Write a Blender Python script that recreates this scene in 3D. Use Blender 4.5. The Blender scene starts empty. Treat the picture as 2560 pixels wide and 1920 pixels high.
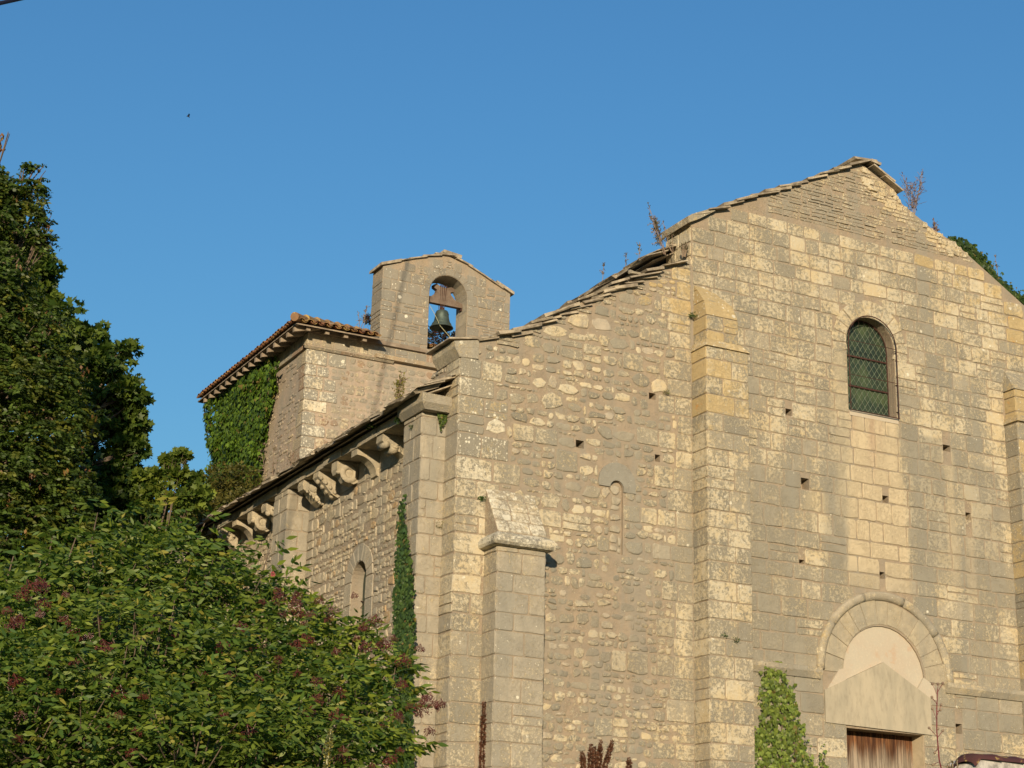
import bpy, math, random
import numpy as np
from mathutils import Vector
S = bpy.context.scene
COL = S.collection
R = random.Random(11)
rad = math.radians

# ------------------------------------------------------------------ camera
YAW, PITCH, ROLL, FPX = rad(27.354), rad(17.872), rad(1.3706), 4504.0
CAM = Vector((-11.509, -24.0, 1.6))
fw = Vector((math.sin(YAW)*math.cos(PITCH), math.cos(YAW)*math.cos(PITCH), math.sin(PITCH)))
r0 = Vector((math.cos(YAW), -math.sin(YAW), 0)); u0 = r0.cross(fw)
rt = r0*math.cos(ROLL)+u0*math.sin(ROLL); up = u0*math.cos(ROLL)-r0*math.sin(ROLL)
cd = bpy.data.cameras.new('camera'); cam = bpy.data.objects.new('camera', cd); COL.objects.link(cam)
from mathutils import Matrix
cam.matrix_world = Matrix(((rt.x, up.x, -fw.x, CAM.x), (rt.y, up.y, -fw.y, CAM.y), (rt.z, up.z, -fw.z, CAM.z), (0, 0, 0, 1)))
cd.sensor_width = 36; cd.lens = 36*FPX/2560; cd.clip_end = 3000; cd.clip_start = 0.1
S.camera = cam
def ray(x, y):
    return fw+rt*((x-1280)/FPX)-up*((y-960)/FPX)
def at(x, y, D):          # point on a sight line at horizontal distance D
    d = ray(x, y); return CAM+d*(D/math.hypot(d.x, d.y))

# ------------------------------------------------------------------ light
SUN_AZ, SUN_EL = rad(29), rad(13)     # direction in which the light travels (clockwise from +y), elevation
W = bpy.data.worlds.new('World'); S.world = W; W.use_nodes = True
wn = W.node_tree; sky = wn.nodes.new('ShaderNodeTexSky'); sky.sky_type = 'NISHITA'; sky.sun_disc = False
sky.sun_elevation = SUN_EL; sky.sun_rotation = SUN_AZ+math.pi
sky.air_density = 2.0; sky.dust_density = 0.0; sky.ozone_density = 9.0
wn.links.new(sky.outputs[0], wn.nodes['Background'].inputs[0]); wn.nodes['Background'].inputs[1].default_value = 0.126
sl = bpy.data.lights.new('sun', 'SUN'); sl.energy = 4.9; sl.angle = rad(0.6); sl.color = (1.0, 0.82, 0.58)
so = bpy.data.objects.new('sun', sl); COL.objects.link(so)
ldir = Vector((math.sin(SUN_AZ)*math.cos(SUN_EL), math.cos(SUN_AZ)*math.cos(SUN_EL), -math.sin(SUN_EL)))
so.rotation_euler = ldir.to_track_quat('-Z', 'Y').to_euler(); so.location = (-30, -40, 40)
S.view_settings.view_transform = 'Standard'; S.view_settings.look = 'None'; S.view_settings.gamma = 1
S.view_settings.exposure = 0.38; S.view_settings.use_curve_mapping = False

# ------------------------------------------------------------------ mesh builder
class MB:
    def __init__(s):
        s.v = []; s.f = []; s.c = []; s.a = []; s.cur = ((.5, .5, .5, 1), (0, 0, 0, 0))
    def V(s, p):
        s.v.append((p[0], p[1], p[2])); s.c.append(s.cur[0]); s.a.append(s.cur[1]); return len(s.v)-1
    def face(s, pts):
        s.f.append([s.V(p) for p in pts])
    def box(s, x0, x1, y0, y1, z0, z1, jit=0):
        P = [(x, y, z) for z in (z0, z1) for y in (y0, y1) for x in (x0, x1)]
        P = [tuple(c+(R.uniform(-jit, jit) if jit else 0) for c in p) for p in P]
        i = [s.V(p) for p in P]
        for q in ((0, 2, 3, 1), (4, 5, 7, 6), (0, 1, 5, 4), (2, 6, 7, 3), (0, 4, 6, 2), (1, 3, 7, 5)):
            s.f.append([i[k] for k in q])
    def hexa(s, lo, hi):      # lo, hi: 4 points each, same winding seen from above (ccw)
        a = [s.V(p) for p in lo]; b = [s.V(p) for p in hi]
        s.f.append(a[::-1]); s.f.append(b)
        for k in range(4):
            s.f.append([a[k], a[(k+1) % 4], b[(k+1) % 4], b[k]])
    def prism(s, pts, off):   # polygon pts (3d), extruded by vector off; outline winding: normal opposite to off
        n = len(pts); a = [s.V(p) for p in pts]; b = [s.V((p[0]+off[0], p[1]+off[1], p[2]+off[2])) for p in pts]
        s.f.append(a); s.f.append(b[::-1])
        for k in range(n):
            s.f.append([a[(k+1) % n], a[k], b[k], b[(k+1) % n]])
    def tube(s, pts, rads, n=6, cap=True):
        rings = []
        for i, p in enumerate(pts):
            p = Vector(p); a = Vector(pts[max(i-1, 0)]); b = Vector(pts[min(i+1, len(pts)-1)])
            d = (b-a).normalized(); q = Vector((0, 0, 1)) if abs(d.z) < .9 else Vector((1, 0, 0))
            e = d.cross(q).normalized(); g = d.cross(e)
            r = rads[i] if isinstance(rads, (list, tuple)) else rads
            rings.append([s.V(p+e*(r*math.cos(t*2*math.pi/n))+g*(r*math.sin(t*2*math.pi/n))) for t in range(n)])
        for A, B in zip(rings, rings[1:]):
            for k in range(n):
                s.f.append([A[k], A[(k+1) % n], B[(k+1) % n], B[k]])
        if cap:
            s.f.append(rings[0][::-1]); s.f.append(rings[-1])
    def lathe(s, c, prof, n=20, axis=(0, 0, 1)):
        ax = Vector(axis).normalized(); q = Vector((1, 0, 0)) if abs(ax.x) < .9 else Vector((0, 1, 0))
        e = ax.cross(q).normalized(); g = ax.cross(e); c = Vector(c); rings = []
        for r, h in prof:
            rings.append([s.V(c+ax*h+e*(r*math.cos(t*2*math.pi/n))+g*(r*math.sin(t*2*math.pi/n))) for t in range(n)])
        for A, B in zip(rings, rings[1:]):
            for k in range(n):
                s.f.append([A[k], A[(k+1) % n], B[(k+1) % n], B[k]])
    def obj(s, name, mat, parent=None, smooth=False):
        me = bpy.data.meshes.new(name); me.from_pydata(s.v, [], s.f)
        if s.v:
            for nm, d in (('col', s.c), ('aux', s.a)):
                at_ = me.color_attributes.new(nm, 'FLOAT_COLOR', 'POINT')
                at_.data.foreach_set('color', np.array(d, dtype=np.float32).ravel())
        if smooth: me.polygons.foreach_set('use_smooth', [True]*len(me.polygons))
        me.materials.append(mat); me.update()
        o = bpy.data.objects.new(name, me); COL.objects.link(o)
        if parent: o.parent = parent
        return o
def empty(name, label, cat, loc=(0, 0, 0), group=None):
    o = bpy.data.objects.new(name, None); COL.objects.link(o); o.empty_display_size = .2
    o.location = loc; o['label'] = label; o['category'] = cat
    if group: o['group'] = group
    return o
def tag(o, label, cat, group=None):
    o['label'] = label; o['category'] = cat
    if group: o['group'] = group
    return o
def keep_world(o, parent):      # parts are modelled in world coordinates under a placed empty
    o.parent = parent; o.matrix_parent_inverse = Matrix.Translation(-parent.location)
    return o

# ------------------------------------------------------------------ materials
class NT:
    def __init__(s, name):
        s.m = bpy.data.materials.new(name); s.m.use_nodes = True; s.t = s.m.node_tree; s.N = s.t.nodes; s.L = s.t.links
        s.b = s.N['Principled BSDF']; s.out = s.N['Material Output']
    def set(s, sock, val):
        if val is None: return
        if hasattr(val, 'links') or isinstance(val, bpy.types.NodeSocket): s.L.new(val, sock)
        else: sock.default_value = val
    def node(s, t, **k):
        n = s.N.new(t)
        for a, b in k.items(): setattr(n, a, b)
        return n
    def math(s, op, a, b=None, c=None, clamp=False):
        n = s.node('ShaderNodeMath', operation=op, use_clamp=clamp)
        for i, x in enumerate((a, b, c)):
            if x is not None: s.set(n.inputs[i], x)
        return n.outputs[0]
    def mix(s, fac, a, b, blend='MIX'):
        n = s.node('ShaderNodeMix', data_type='RGBA', blend_type=blend)
        s.set(n.inputs[0], fac); s.set(n.inputs[6], a if not isinstance(a, tuple) else (*a[:3], 1)); s.set(n.inputs[7], b if not isinstance(b, tuple) else (*b[:3], 1))
        return n.outputs[2]
    def noise(s, vec, scale, detail=4, rough=.55, dist=0):
        n = s.node('ShaderNodeTexNoise'); s.set(n.inputs['Vector'], vec)
        n.inputs['Scale'].default_value = scale; n.inputs['Detail'].default_value = detail
        n.inputs['Roughness'].default_value = rough; n.inputs['Distortion'].default_value = dist
        return n.outputs[0]
    def step(s, x, lo, hi, a=0., b=1.):
        n = s.node('ShaderNodeMapRange', interpolation_type='SMOOTHSTEP')
        s.set(n.inputs[0], x); s.set(n.inputs[1], lo); s.set(n.inputs[2], hi)
        n.inputs[3].default_value = a; n.inputs[4].default_value = b
        return n.outputs[0]
    def attr(s, nm):
        return s.node('ShaderNodeAttribute', attribute_name=nm)
    def scalevec(s, vec, v):
        n = s.node('ShaderNodeVectorMath', operation='MULTIPLY'); s.set(n.inputs[0], vec); n.inputs[1].default_value = v
        return n.outputs[0]
    def addvec(s, a, b):
        n = s.node('ShaderNodeVectorMath', operation='ADD'); s.set(n.inputs[0], a); s.set(n.inputs[1], b); return n.outputs[0]
    def bump(s, h, dist, strength=1.):
        n = s.node('ShaderNodeBump'); n.inputs['Distance'].default_value = dist; n.inputs['Strength'].default_value = strength
        s.set(n.inputs['Height'], h); s.L.new(n.outputs[0], s.b.inputs['Normal']); return n
    def fin(s, base, rough=.9, spec=.2):
        s.set(s.b.inputs['Base Color'], base if not isinstance(base, tuple) else (*base[:3], 1)); s.set(s.b.inputs['Roughness'], rough)
        s.b.inputs['Specular IOR Level'].default_value = spec
        return s.m

CREAM = (.60, .50, .32); OCHRE = (.51, .37, .17); ORANGE = (.62, .27, .04); WHITE = (.72, .67, .52)
def stone_mat(name, washes=(), mortar=None):
    n = NT(name); co = n.node('ShaderNodeTexCoord').outputs['Object']
    col = n.attr('col').outputs['Color']; aux = n.attr('aux')
    sep = n.node('ShaderNodeSeparateColor'); n.L.new(aux.outputs['Color'], sep.inputs[0])
    lich, orng, spot = sep.outputs; rnd = aux.outputs['Alpha']
    off = n.node('ShaderNodeCombineXYZ')
    for i, k in enumerate((37., 53., 71.)): n.set(off.inputs[i], n.math('MULTIPLY', rnd, k))
    cs = n.addvec(co, off.outputs[0])
    if mortar:
        base = mortar; lich = .12; orng = .03; spot = .08; cs = co
    else:
        base = col
    big = n.noise(co, .9, 5, .62); mid = n.math('ADD', n.math('MULTIPLY', n.noise(cs, 6, 6, .68), .45), n.math('MULTIPLY', n.noise(co, 4.5, 6, .68), .55)); fine = n.noise(co, 30, 6, .8); grain = n.noise(co, 75, 5, .8)
    base = n.mix(n.step(mid, .36, .66), base, n.mix(.45, base, (.17, .155, .125)))
    base = n.mix(n.step(big, .40, .66, 0, .28), base, (.28, .255, .195))
    streak = n.noise(n.scalevec(co, (2.6, 2.6, .22)), 1., 6, .62)
    base = n.mix(n.step(streak, .45, .63, 0, .50), base, (.265, .25, .20))
    # crusts of pale lichen with granular edges
    blot = n.noise(co, 16, 8, .85)
    e = n.math('ADD', n.math('MULTIPLY', mid, .12), n.math('ADD', n.math('MULTIPLY', blot, .56), n.math('MULTIPLY', grain, .32)))
    e = n.math('ADD', e, n.math('MULTIPLY', n.math('SUBTRACT', .5, big), .26)); e = n.math('ADD', e, n.math('MULTIPLY', n.math('SUBTRACT', .5, streak), .17))
    thr = n.math('SUBTRACT', .566, n.math('MULTIPLY', lich, .155))
    m1 = n.step(e, thr, n.math('ADD', thr, .03))
    cr = n.mix(n.step(n.noise(co, 15, 5, .7), .35, .68), CREAM, (.58, .52, .38)); cr = n.mix(n.step(grain, .5, .62, 0, .5), cr, tuple(c*.62 for c in CREAM))
    cr = n.mix(n.step(spot, .45, .8, 0, .7), cr, WHITE); cr = n.mix(n.step(n.noise(co, 1.7, 5, .65), .45, .62, 0, .38), cr, (.58, .42, .19))
    base = n.mix(n.math('MULTIPLY', m1, .86), base, cr)
    o1 = n.noise(n.addvec(cs, (3.1, 8.2, 1.7)), 3.6, 6, .72)
    e2 = n.math('ADD', n.math('MULTIPLY', o1, .42), n.math('ADD', n.math('MULTIPLY', fine, .30), n.math('MULTIPLY', grain, .28)))
    thr2 = n.math('SUBTRACT', .66, n.math('MULTIPLY', orng, .265))
    m2 = n.step(e2, thr2, n.math('ADD', thr2, .05))
    base = n.mix(n.math('MULTIPLY', m2, .8), base, n.mix(n.step(fine, .42, .6), OCHRE, (.52, .40, .20)))
    thr3 = n.math('SUBTRACT', .85, n.math('MULTIPLY', orng, .27))
    o2 = n.math('ADD', n.math('MULTIPLY', n.noise(n.addvec(cs, (13.1, 4.2, 9.7)), 5.5, 6, .7), .7), n.math('MULTIPLY', grain, .3))
    base = n.mix(n.math('MULTIPLY', n.step(o2, thr3, n.math('ADD', thr3, .05)), .75), base, ORANGE)
    vo = n.node('ShaderNodeTexVoronoi', feature='F1'); n.set(vo.inputs['Vector'], n.addvec(co, n.scalevec(co, (0, 0, 0)))); vo.inputs['Scale'].default_value = 21
    jit = n.math('ADD', vo.outputs['Distance'], n.math('MULTIPLY', n.math('SUBTRACT', fine, .5), .95))
    sepv = n.node('ShaderNodeSeparateColor'); n.L.new(vo.outputs['Color'], sepv.inputs[0])
    rr = n.math('MULTIPLY', n.math('SUBTRACT', n.math('ADD', sepv.outputs[0], n.math('MULTIPLY', spot, .55)), .93, clamp=True), .85)
    m3 = n.math('MULTIPLY', n.math('LESS_THAN', jit, rr), .9)
    base = n.mix(m3, base, WHITE)
    vo2 = n.node('ShaderNodeTexVoronoi', feature='F1'); n.set(vo2.inputs['Vector'], co); vo2.inputs['Scale'].default_value = 5.5
    sp2 = n.node('ShaderNodeSeparateColor'); n.L.new(vo2.outputs['Color'], sp2.inputs[0])
    r2 = n.math('MULTIPLY', n.math('SUBTRACT', n.math('ADD', sp2.outputs[0], n.math('MULTIPLY', spot, .3)), .93, clamp=True), 1.1)
    base = n.mix(n.math('MULTIPLY', n.math('LESS_THAN', n.math('ADD', vo2.outputs['Distance'], n.math('MULTIPLY', n.math('SUBTRACT', fine, .5), .5)), r2), .9), base, WHITE)
    pit = n.step(grain, .30, .38, 1, 0)
    base = n.mix(n.math('MULTIPLY', pit, .6), base, (.10, .085, .06))
    sxyz = n.node('ShaderNodeSeparateXYZ'); n.L.new(co, sxyz.inputs[0]); X, Y, Z = sxyz.outputs
    for (xa, xb, z0, z1, spread, amt, wc) in washes:   # rain-washed runs below sills and holes
        wob = n.math('MULTIPLY', n.math('SUBTRACT', n.noise(n.scalevec(co, (5, 5, .9)), 1., 6, .7), .5), .34)
        dz = n.math('MULTIPLY', n.math('SUBTRACT', z1, Z), spread)
        l = n.step(n.math('ADD', n.math('ADD', X, wob), dz), xa-.09, xa+.07)
        r = n.step(n.math('SUBTRACT', n.math('ADD', X, wob), dz), xb-.07, xb+.09, 1, 0)
        t = n.math('MULTIPLY', n.step(Z, z0, z0+1.1), n.step(Z, z1-.02, z1+.05, 1, 0))
        m = n.math('MULTIPLY', n.math('MULTIPLY', l, r), n.math('MULTIPLY', t, amt))
        base = n.mix(m, base, n.mix(n.step(mid, .35, .7, 0, .5), wc, tuple(c*.8 for c in wc)))
    h = n.math('ADD', n.math('MULTIPLY', mid, .5), n.math('ADD', n.math('MULTIPLY', fine, .6), n.math('ADD', n.math('MULTIPLY', m1, .10), n.math('MULTIPLY', grain, .25))))
    n.bump(h, .035, .9)
    return n.fin(base, .93, .15)
GRY = (.285, .26, .20)
WASH = [(8.78, 9.66, 7.6, 10.75, .0, .55, GRY), (9.95, 10.9, 7.2, 10.4, .0, .5, GRY), (6.95, 7.50, 7.4, 11.2, .0, .5, GRY), (5.15, 6.2, 5.5, 9.6, .0, .4, GRY), (4.2, 5.2, 3, 9.5, .0, .45, GRY), (2.0, 3.9, 5.0, 7.3, .0, .35, (.26, .22, .16)), (10.2, 10.5, 4.0, 6.2, .0, .6, GRY),
        (7.55, 8.62, 7.4, 10.93, .055, .92, (.57, .465, .30)), (7.60, 7.64, 10.2, 10.93, .0, .75, (.36, .2, .13)), (8.0, 8.08, 9.6, 10.93, .0, .55, (.42, .27, .18)), (8.2, 8.23, 10.0, 10.93, .0, .5, (.4, .26, .18)), (9.68, 9.84, 7.6, 10.55, .01, .7, (.50, .42, .28)), (10.08, 10.24, 7.3, 9.36, .0, .6, (.48, .40, .27)),
        (7.3, 7.5, 8.6, 12.0, .03, .55, (.55, .46, .30)), (6.6, 6.95, 8.4, 9.4, .12, .6, (.52, .43, .27))]
M_FAC = stone_mat('weathered_facade_stone', WASH)
M_STONE = stone_mat('weathered_stone')
M_MORT = stone_mat('sandy_mortar', (), (.365, .28, .19))
M_MORTP = stone_mat('pink_render', (), (.45, .345, .25))

def simple(name, c1, c2, scale=8, rough=.85, bump=.01, spec=.2, vec=(1, 1, 1), metal=0, det=5):
    n = NT(name); co = n.scalevec(n.node('ShaderNodeTexCoord').outputs['Object'], vec)
    a = n.noise(co, scale, det, .62); b = n.noise(co, scale*6, 4, .65)
    base = n.mix(n.step(a, .34, .68), c1, c2); base = n.mix(n.step(b, .45, .75, 0, .35), base, tuple(x*.45 for x in c1))
    n.bump(n.math('ADD', a, n.math('MULTIPLY', b, .5)), bump, .8); n.b.inputs['Metallic'].default_value = metal
    return n.fin(base, rough, spec)
def tinted(name, rough=.7, spec=.3, trans=0., bscale=0):     # colour from the 'col' attribute (leaves, tiles)
    n = NT(name); c = n.attr('col').outputs['Color']
    if bscale:
        co = n.node('ShaderNodeTexCoord').outputs['Object']; a = n.noise(co, bscale, 5, .65)
        c = n.mix(n.step(a, .35, .7, 0, .65), c, n.mix(.5, c, (.05, .04, .03))); 
        c = n.mix(n.step(n.noise(co, bscale*1.7, 4), .58, .66, 0, .7), c, (.42, .30, .09)); n.bump(a, .02, .7)
    m = n.fin(c, rough, spec)
    if trans:
        tr = n.node('ShaderNodeBsdfTranslucent'); mx = n.node('ShaderNodeMixShader'); mx.inputs[0].default_value = trans
        n.L.new(n.mix(1, c, (1.0, 1.25, .55), 'MULTIPLY'), tr.inputs[0]); n.L.new(n.b.outputs[0], mx.inputs[1]); n.L.new(tr.outputs[0], mx.inputs[2]); n.L.new(mx.outputs[0], n.out.inputs[0])
    return m
M_LEAF = tinted('leaf', .5, .35, .38)
M_TILE = tinted('terracotta_tile', .9, .15, 0, 7)
M_SLAB = simple('stone_slab', (.20, .165, .12), (.44, .37, .26), 5, .95, .02)
M_CLEAN = simple('pale_cut_stone', (.50, .41, .27), (.42, .34, .225), 2.2, .9, .006)
M_LINT = simple('smooth_lintel_stone', (.40, .345, .245), (.31, .275, .20), 2.6, .88, .004, vec=(1, 1, .35))
M_WOODG = simple('grey_weathered_wood', (.20, .155, .11), (.30, .24, .17), 4, .9, .01, vec=(1, 1, 1))
M_YOKE = simple('dark_yoke_wood', (.12, .085, .06), (.18, .135, .10), 6, .9, .01)
M_BRONZE = simple('bronze', (.11, .14, .11), (.06, .08, .065), 9, .55, .004, .5, metal=.6)
M_IRON = simple('rusty_iron', (.075, .032, .022), (.04, .026, .022), 14, .8, .003)
M_LEAD = simple('lead', (.15, .18, .12), (.10, .12, .085), 14, .6, .002)
M_ROPE = simple('rope', (.45, .42, .25), (.3, .3, .18), 20, .9, .002)
M_BARK = simple('bark', (.09, .065, .045), (.16, .12, .085), 9, .95, .02, vec=(1, 1, .3))
M_TWIG = simple('dry_twig', (.24, .18, .12), (.17, .115, .085), 12, .9, .002)
M_REDSTEM = simple('red_stem', (.17, .03, .035), (.10, .02, .025), 12, .7, .002)
M_BERRY = simple('berry', (.06, .012, .012), (.14, .035, .022), 60, .35, .001, .5)
M_SOIL = simple('soil_and_turf', (.05, .07, .02), (.10, .085, .045), .8, .95, .05)
M_CABLE = simple('cable_rubber', (.012, .012, .03), (.02, .018, .03), 20, .6, .001)
M_DARKF = simple('feather', (.03, .03, .035), (.05, .045, .04), 20, .8, .001)
def render_mat():
    n = NT('rough_plaster'); co = n.node('ShaderNodeTexCoord').outputs['Object']
    a = n.noise(co, 2.3, 6, .65); b = n.noise(co, 28, 5, .65)
    base = n.mix(n.step(a, .4, .62), (.42, .37, .28), (.42, .355, .265)); base = n.mix(n.step(b, .5, .7, 0, .4), base, (.54, .45, .32))
    base = n.mix(n.step(n.noise(co, 3.2, 6, .72), .55, .64, 0, .5), base, (.42, .28, .18))
    n.bump(b, .008, .7); return n.fin(base, .92, .15)
M_PLAST = render_mat()
def door_mat():
    n = NT('weathered_door_wood'); co = n.node('ShaderNodeTexCoord').outputs['Object']
    a = n.noise(n.scalevec(co, (22, 22, 1.3)), 1, 5, .7); b = n.noise(n.scalevec(co, (5, 5, .55)), 1, 4, .6)
    z = n.node('ShaderNodeSeparateXYZ'); n.L.new(co, z.inputs[0])
    base = n.mix(n.step(a, .38, .72), (.06, .024, .012), (.26, .12, .05)); base = n.mix(n.step(b, .5, .62, 0, .6), base, (.03, .014, .008))
    lo = n.step(n.math('ADD', z.outputs[2], n.math('MULTIPLY', b, .9)), 5.35, 5.75, .8, 0)
    base = n.mix(lo, base, n.mix(n.step(a, .4, .6), (.20, .165, .12), (.36, .31, .23)))
    n.bump(a, .01, .8); return n.fin(base, .85, .2)
M_DOOR = door_mat()
def glass_mat():
    n = NT('old_window_glass'); co = n.node('ShaderNodeTexCoord').outputs['Object']
    a = n.noise(co, 2.6, 4, .6); 
    base = n.mix(n.step(a, .4, .65), (.022, .036, .026), (.06, .085, .04))  # reflected trees put into the colour: dark green with brighter green patches
    n.bump(n.noise(co, 9, 2), .01, .3); return n.fin(base, .32, .25)
M_GLASS = glass_mat()
def plaster_white():
    n = NT('stained_white_render'); co = n.node('ShaderNodeTexCoord').outputs['Object']; a = n.noise(co, 9, 6, .7)
    base = n.mix(n.step(a, .4, .65), (.50, .47, .42), (.24, .225, .20)); n.bump(a, .02, .8); return n.fin(base, .95, .1)
M_RWALL = plaster_white()

# ------------------------------------------------------------------ masonry
class Frame:
    def __init__(s, O, U, N):
        s.O = Vector(O); s.U = Vector(U); s.N = Vector(N)
    def P(s, u, z, d=0):
        return s.O+s.U*u+Vector((0, 0, z))+s.N*d
def stone(mb, fr, pts, h, bev, dome=.0):
    n = len(pts); cu = sum(p[0] for p in pts)/n; cz = sum(p[1] for p in pts)/n
    flip = fr.U.cross(Vector((0, 0, 1))).dot(fr.N) < 0
    if flip: pts = pts[::-1]
    tilt_u, tilt_z = R.uniform(-1, 1)*h*.25, R.uniform(-1, 1)*h*.25
    w = max(abs(p[0]-cu) for p in pts)+1e-4; hh = max(abs(p[1]-cz) for p in pts)+1e-4
    def ins(e):
        out = []
        for u, z in pts:
            L = math.hypot(u-cu, z-cz); k = max(L-e, L*.3)/L; out.append((cu+(u-cu)*k, cz+(z-cz)*k))
        return out
    def T(u, z): return tilt_u*(u-cu)/w+tilt_z*(z-cz)/hh
    r = [[mb.V(fr.P(u, z, -.03)) for u, z in pts],
         [mb.V(fr.P(u, z, h*.45)) for u, z in ins(bev*.25)],
         [mb.V(fr.P(u, z, h+T(u, z))) for u, z in ins(bev)]]
    if dome: r.append([mb.V(fr.P(u, z, h+dome*.7+T(u, z)+R.uniform(-.3, .3)*dome)) for u, z in ins(bev+min(w, hh)*.4)])
    c = mb.V(fr.P(cu, cz, h+dome))
    for A, B in zip(r, r[1:]):
        for k in range(n): mb.f.append([A[k], A[(k+1) % n], B[(k+1) % n], B[k]])
    for k in range(n): mb.f.append([r[-1][k], r[-1][(k+1) % n], c])
def rectp(u0, u1, z0, z1, j=.005, ch=.018, top=None):
    w, h = u1-u0, z1-z0; ch = min(ch, w*.2, h*.2); q_ = R.random(); j = j*1.5 if q_ < .3 else j; J = lambda: R.uniform(-j, j)
    a, b = R.uniform(.3, .7), R.uniform(.3, .7)
    sk = R.uniform(-.008, .008)
    P = [(u0+ch*R.uniform(.5, 2)+sk, z0+J()), (u0+w*a, z0+J()), (u1-ch*R.uniform(.5, 2), z0+J()), (u1+J()*.6, z0+ch*R.uniform(.5, 2)), (u1+J(), z0+h*b), (u1+J()*.6, z1-ch*R.uniform(.5, 2)),
         (u1-ch*R.uniform(.5, 2), z1+J()), (u0+w*b, z1+J()), (u0+ch*R.uniform(.5, 2), z1+J()), (u0+J()*.6, z1-ch*R.uniform(.5, 2)), (u0+J(), z0+h*a), (u0+J()*.6, z0+ch*R.uniform(.5, 2))]
    return P
def blob(u0, u1, z0, z1, pw=2.8, nz=.09, n=13):
    cu, cz, w, h = (u0+u1)/2, (z0+z1)/2, (u1-u0)/2, (z1-z0)/2; P = []; ph = R.uniform(0, 6.3)
    k1, k2 = R.uniform(-nz, nz), R.uniform(-nz, nz); p1, p2 = R.uniform(0, 6.3), R.uniform(0, 6.3)
    for i in range(n):
        t = ph+i*2*math.pi/n; c, s_ = math.cos(t), math.sin(t)
        r = (abs(c)**pw+abs(s_)**pw)**(-1/pw); r *= 1+k1*math.sin(2*t+p1)+k2*math.sin(3*t+p2)+R.uniform(-nz, nz)*.6
        P.append((cu+w*r*c, cz+h*r*s_))
    return P
def mixc(a, b, t): return tuple(x+(y-x)*t for x, y in zip(a, b))
GREY = (.255, .23, .172); WARM = (.40, .345, .245); PALE = (.54, .46, .33)
def paint(mb, kind, u, z, extra=None):
    k = R.random(); l, o, s = .45, .05, .25
    if kind == 'ashlar':
        c = mixc(GREY, WARM, R.uniform(.1, .8))
        if R.random() < .06: c = mixc(c, PALE, .5)
        l = min(1, max(0, R.gauss(.50, .11))); s = R.uniform(.05, .3)
    elif kind == 'rubble':
        c = mixc(GREY, WARM, R.random()*.9); 
        if R.random() < .14: c = mixc(c, (.64, .53, .38), .75)
        l = min(1, max(0, R.gauss(.45, .22)))
    elif kind == 'tan':
        c = mixc((.49, .41, .28), (.56, .475, .34), R.random()); l = .3; s = .1
        if R.random() < .07: c = (.48, .31, .15)
        if R.random() < .12: c = mixc(c, GREY, .5)
    elif kind == 'clean':
        c = mixc((.47, .40, .285), (.36, .32, .245), R.random()**1.2); l = R.uniform(.1, .5); s = .25
    elif kind == 'dark': c = mixc((.225, .205, .165), (.31, .265, .195), R.random()); l = R.uniform(.15, .4)
    elif kind == 'vouss': c = mixc((.50, .42, .28), (.44, .37, .255), R.random())
    elif kind == 'tower':
        c = mixc((.40, .32, .215), (.30, .26, .20), R.random()); l = R.uniform(.2, .55); s = .35
        if R.random() < .1: c = (.33, .20, .12)
    elif kind == 'white':
        c = (.29, .265, .21); l = R.uniform(.3, .7); s = .85
    elif kind == 'slab':
        c = mixc((.29, .25, .18), (.39, .33, .235), R.random()); l = .42; o = .12
    v = R.uniform(.93, 1.07); c = tuple(min(.75, x*v) for x in c)
    if extra: l, o, s = extra(u, z, l, o, s)
    mb.cur = ((*c, 1), (l, o, s, R.random()))
def rows_for(z0, z1, lo, hi, seed):
    q = random.Random(seed); z = z0; out = []
    while z < z1-.02:
        h = q.uniform(lo, hi); 
        if z+h > z1-lo*.6: h = z1-z
        out.append((z, z+h)); z += h
    return out
def course(mb, fr, u0, u1, z0, z1, kind, lo, hi, h=.015, j=.009, gap=.009, extra=None):
    if u1-u0 < .05: return
    u = u0; n = max(1, round((u1-u0)/((lo+hi)/2))); ws = [R.uniform(lo, hi) for _ in range(n)]; k = (u1-u0)/sum(ws)
    for w in ws:
        w *= k; paint(mb, kind, u+w/2, (z0+z1)/2, extra)
        if w > .09 and R.random() < .07 and z1-z0 > .2:      # a course split in two thin stones
            zm = z0+(z1-z0)*R.uniform(.4, .6)
            for a, b in ((z0, zm), (zm, z1)): stone(mb, fr, rectp(u+gap, u+w-gap, a+gap, b-gap, j), h*R.uniform(.6, 1.2), .014)
        else: stone(mb, fr, rectp(u+gap, u+w-gap, z0+gap, z1-gap, j), h*R.uniform(.6, 1.25), .014)
        u += w
def rubble(mb, fr, u0, u1, z0, z1, kind='rubble', size=.15, h=.024, fill=.8, extra=None, big=.06):
    """random field of field stones: loose wavy courses inside a rectangle"""
    z = z0
    while z < z1-.04:
        rh = min(R.uniform(.6, 1.25)*size, z1-z)
        u = u0+R.uniform(0, .04)
        while u < u1-.05:
            w = R.uniform(.7, 2.0)*rh if rh < size else R.uniform(.7, 1.6)*rh
            w = min(w, u1-u)
            if w < .05: break
            hh = rh*R.uniform(.72, 1.0); zz = z+R.uniform(-.18, .18)*rh+(rh-hh)/2
            paint(mb, kind, u+w/2, z, extra)
            f = 1-(1-fill)*R.uniform(.3, 1.6)
            cw, cz = u+w/2, min(max(zz+hh/2, z0+hh/2), z1-hh/2)
            if R.random() < .97:
                stone(mb, fr, blob(cw-w/2*f, cw+w/2*f, cz-hh/2*f, cz+hh/2*f, R.choice((2.6, 3.6, 5.5, 9)), .15, R.choice((6, 7, 8, 10))), h*R.uniform(.3, 1.1), .016, h*R.uniform(.0, .25))
            u += w
        z += rh
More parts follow.
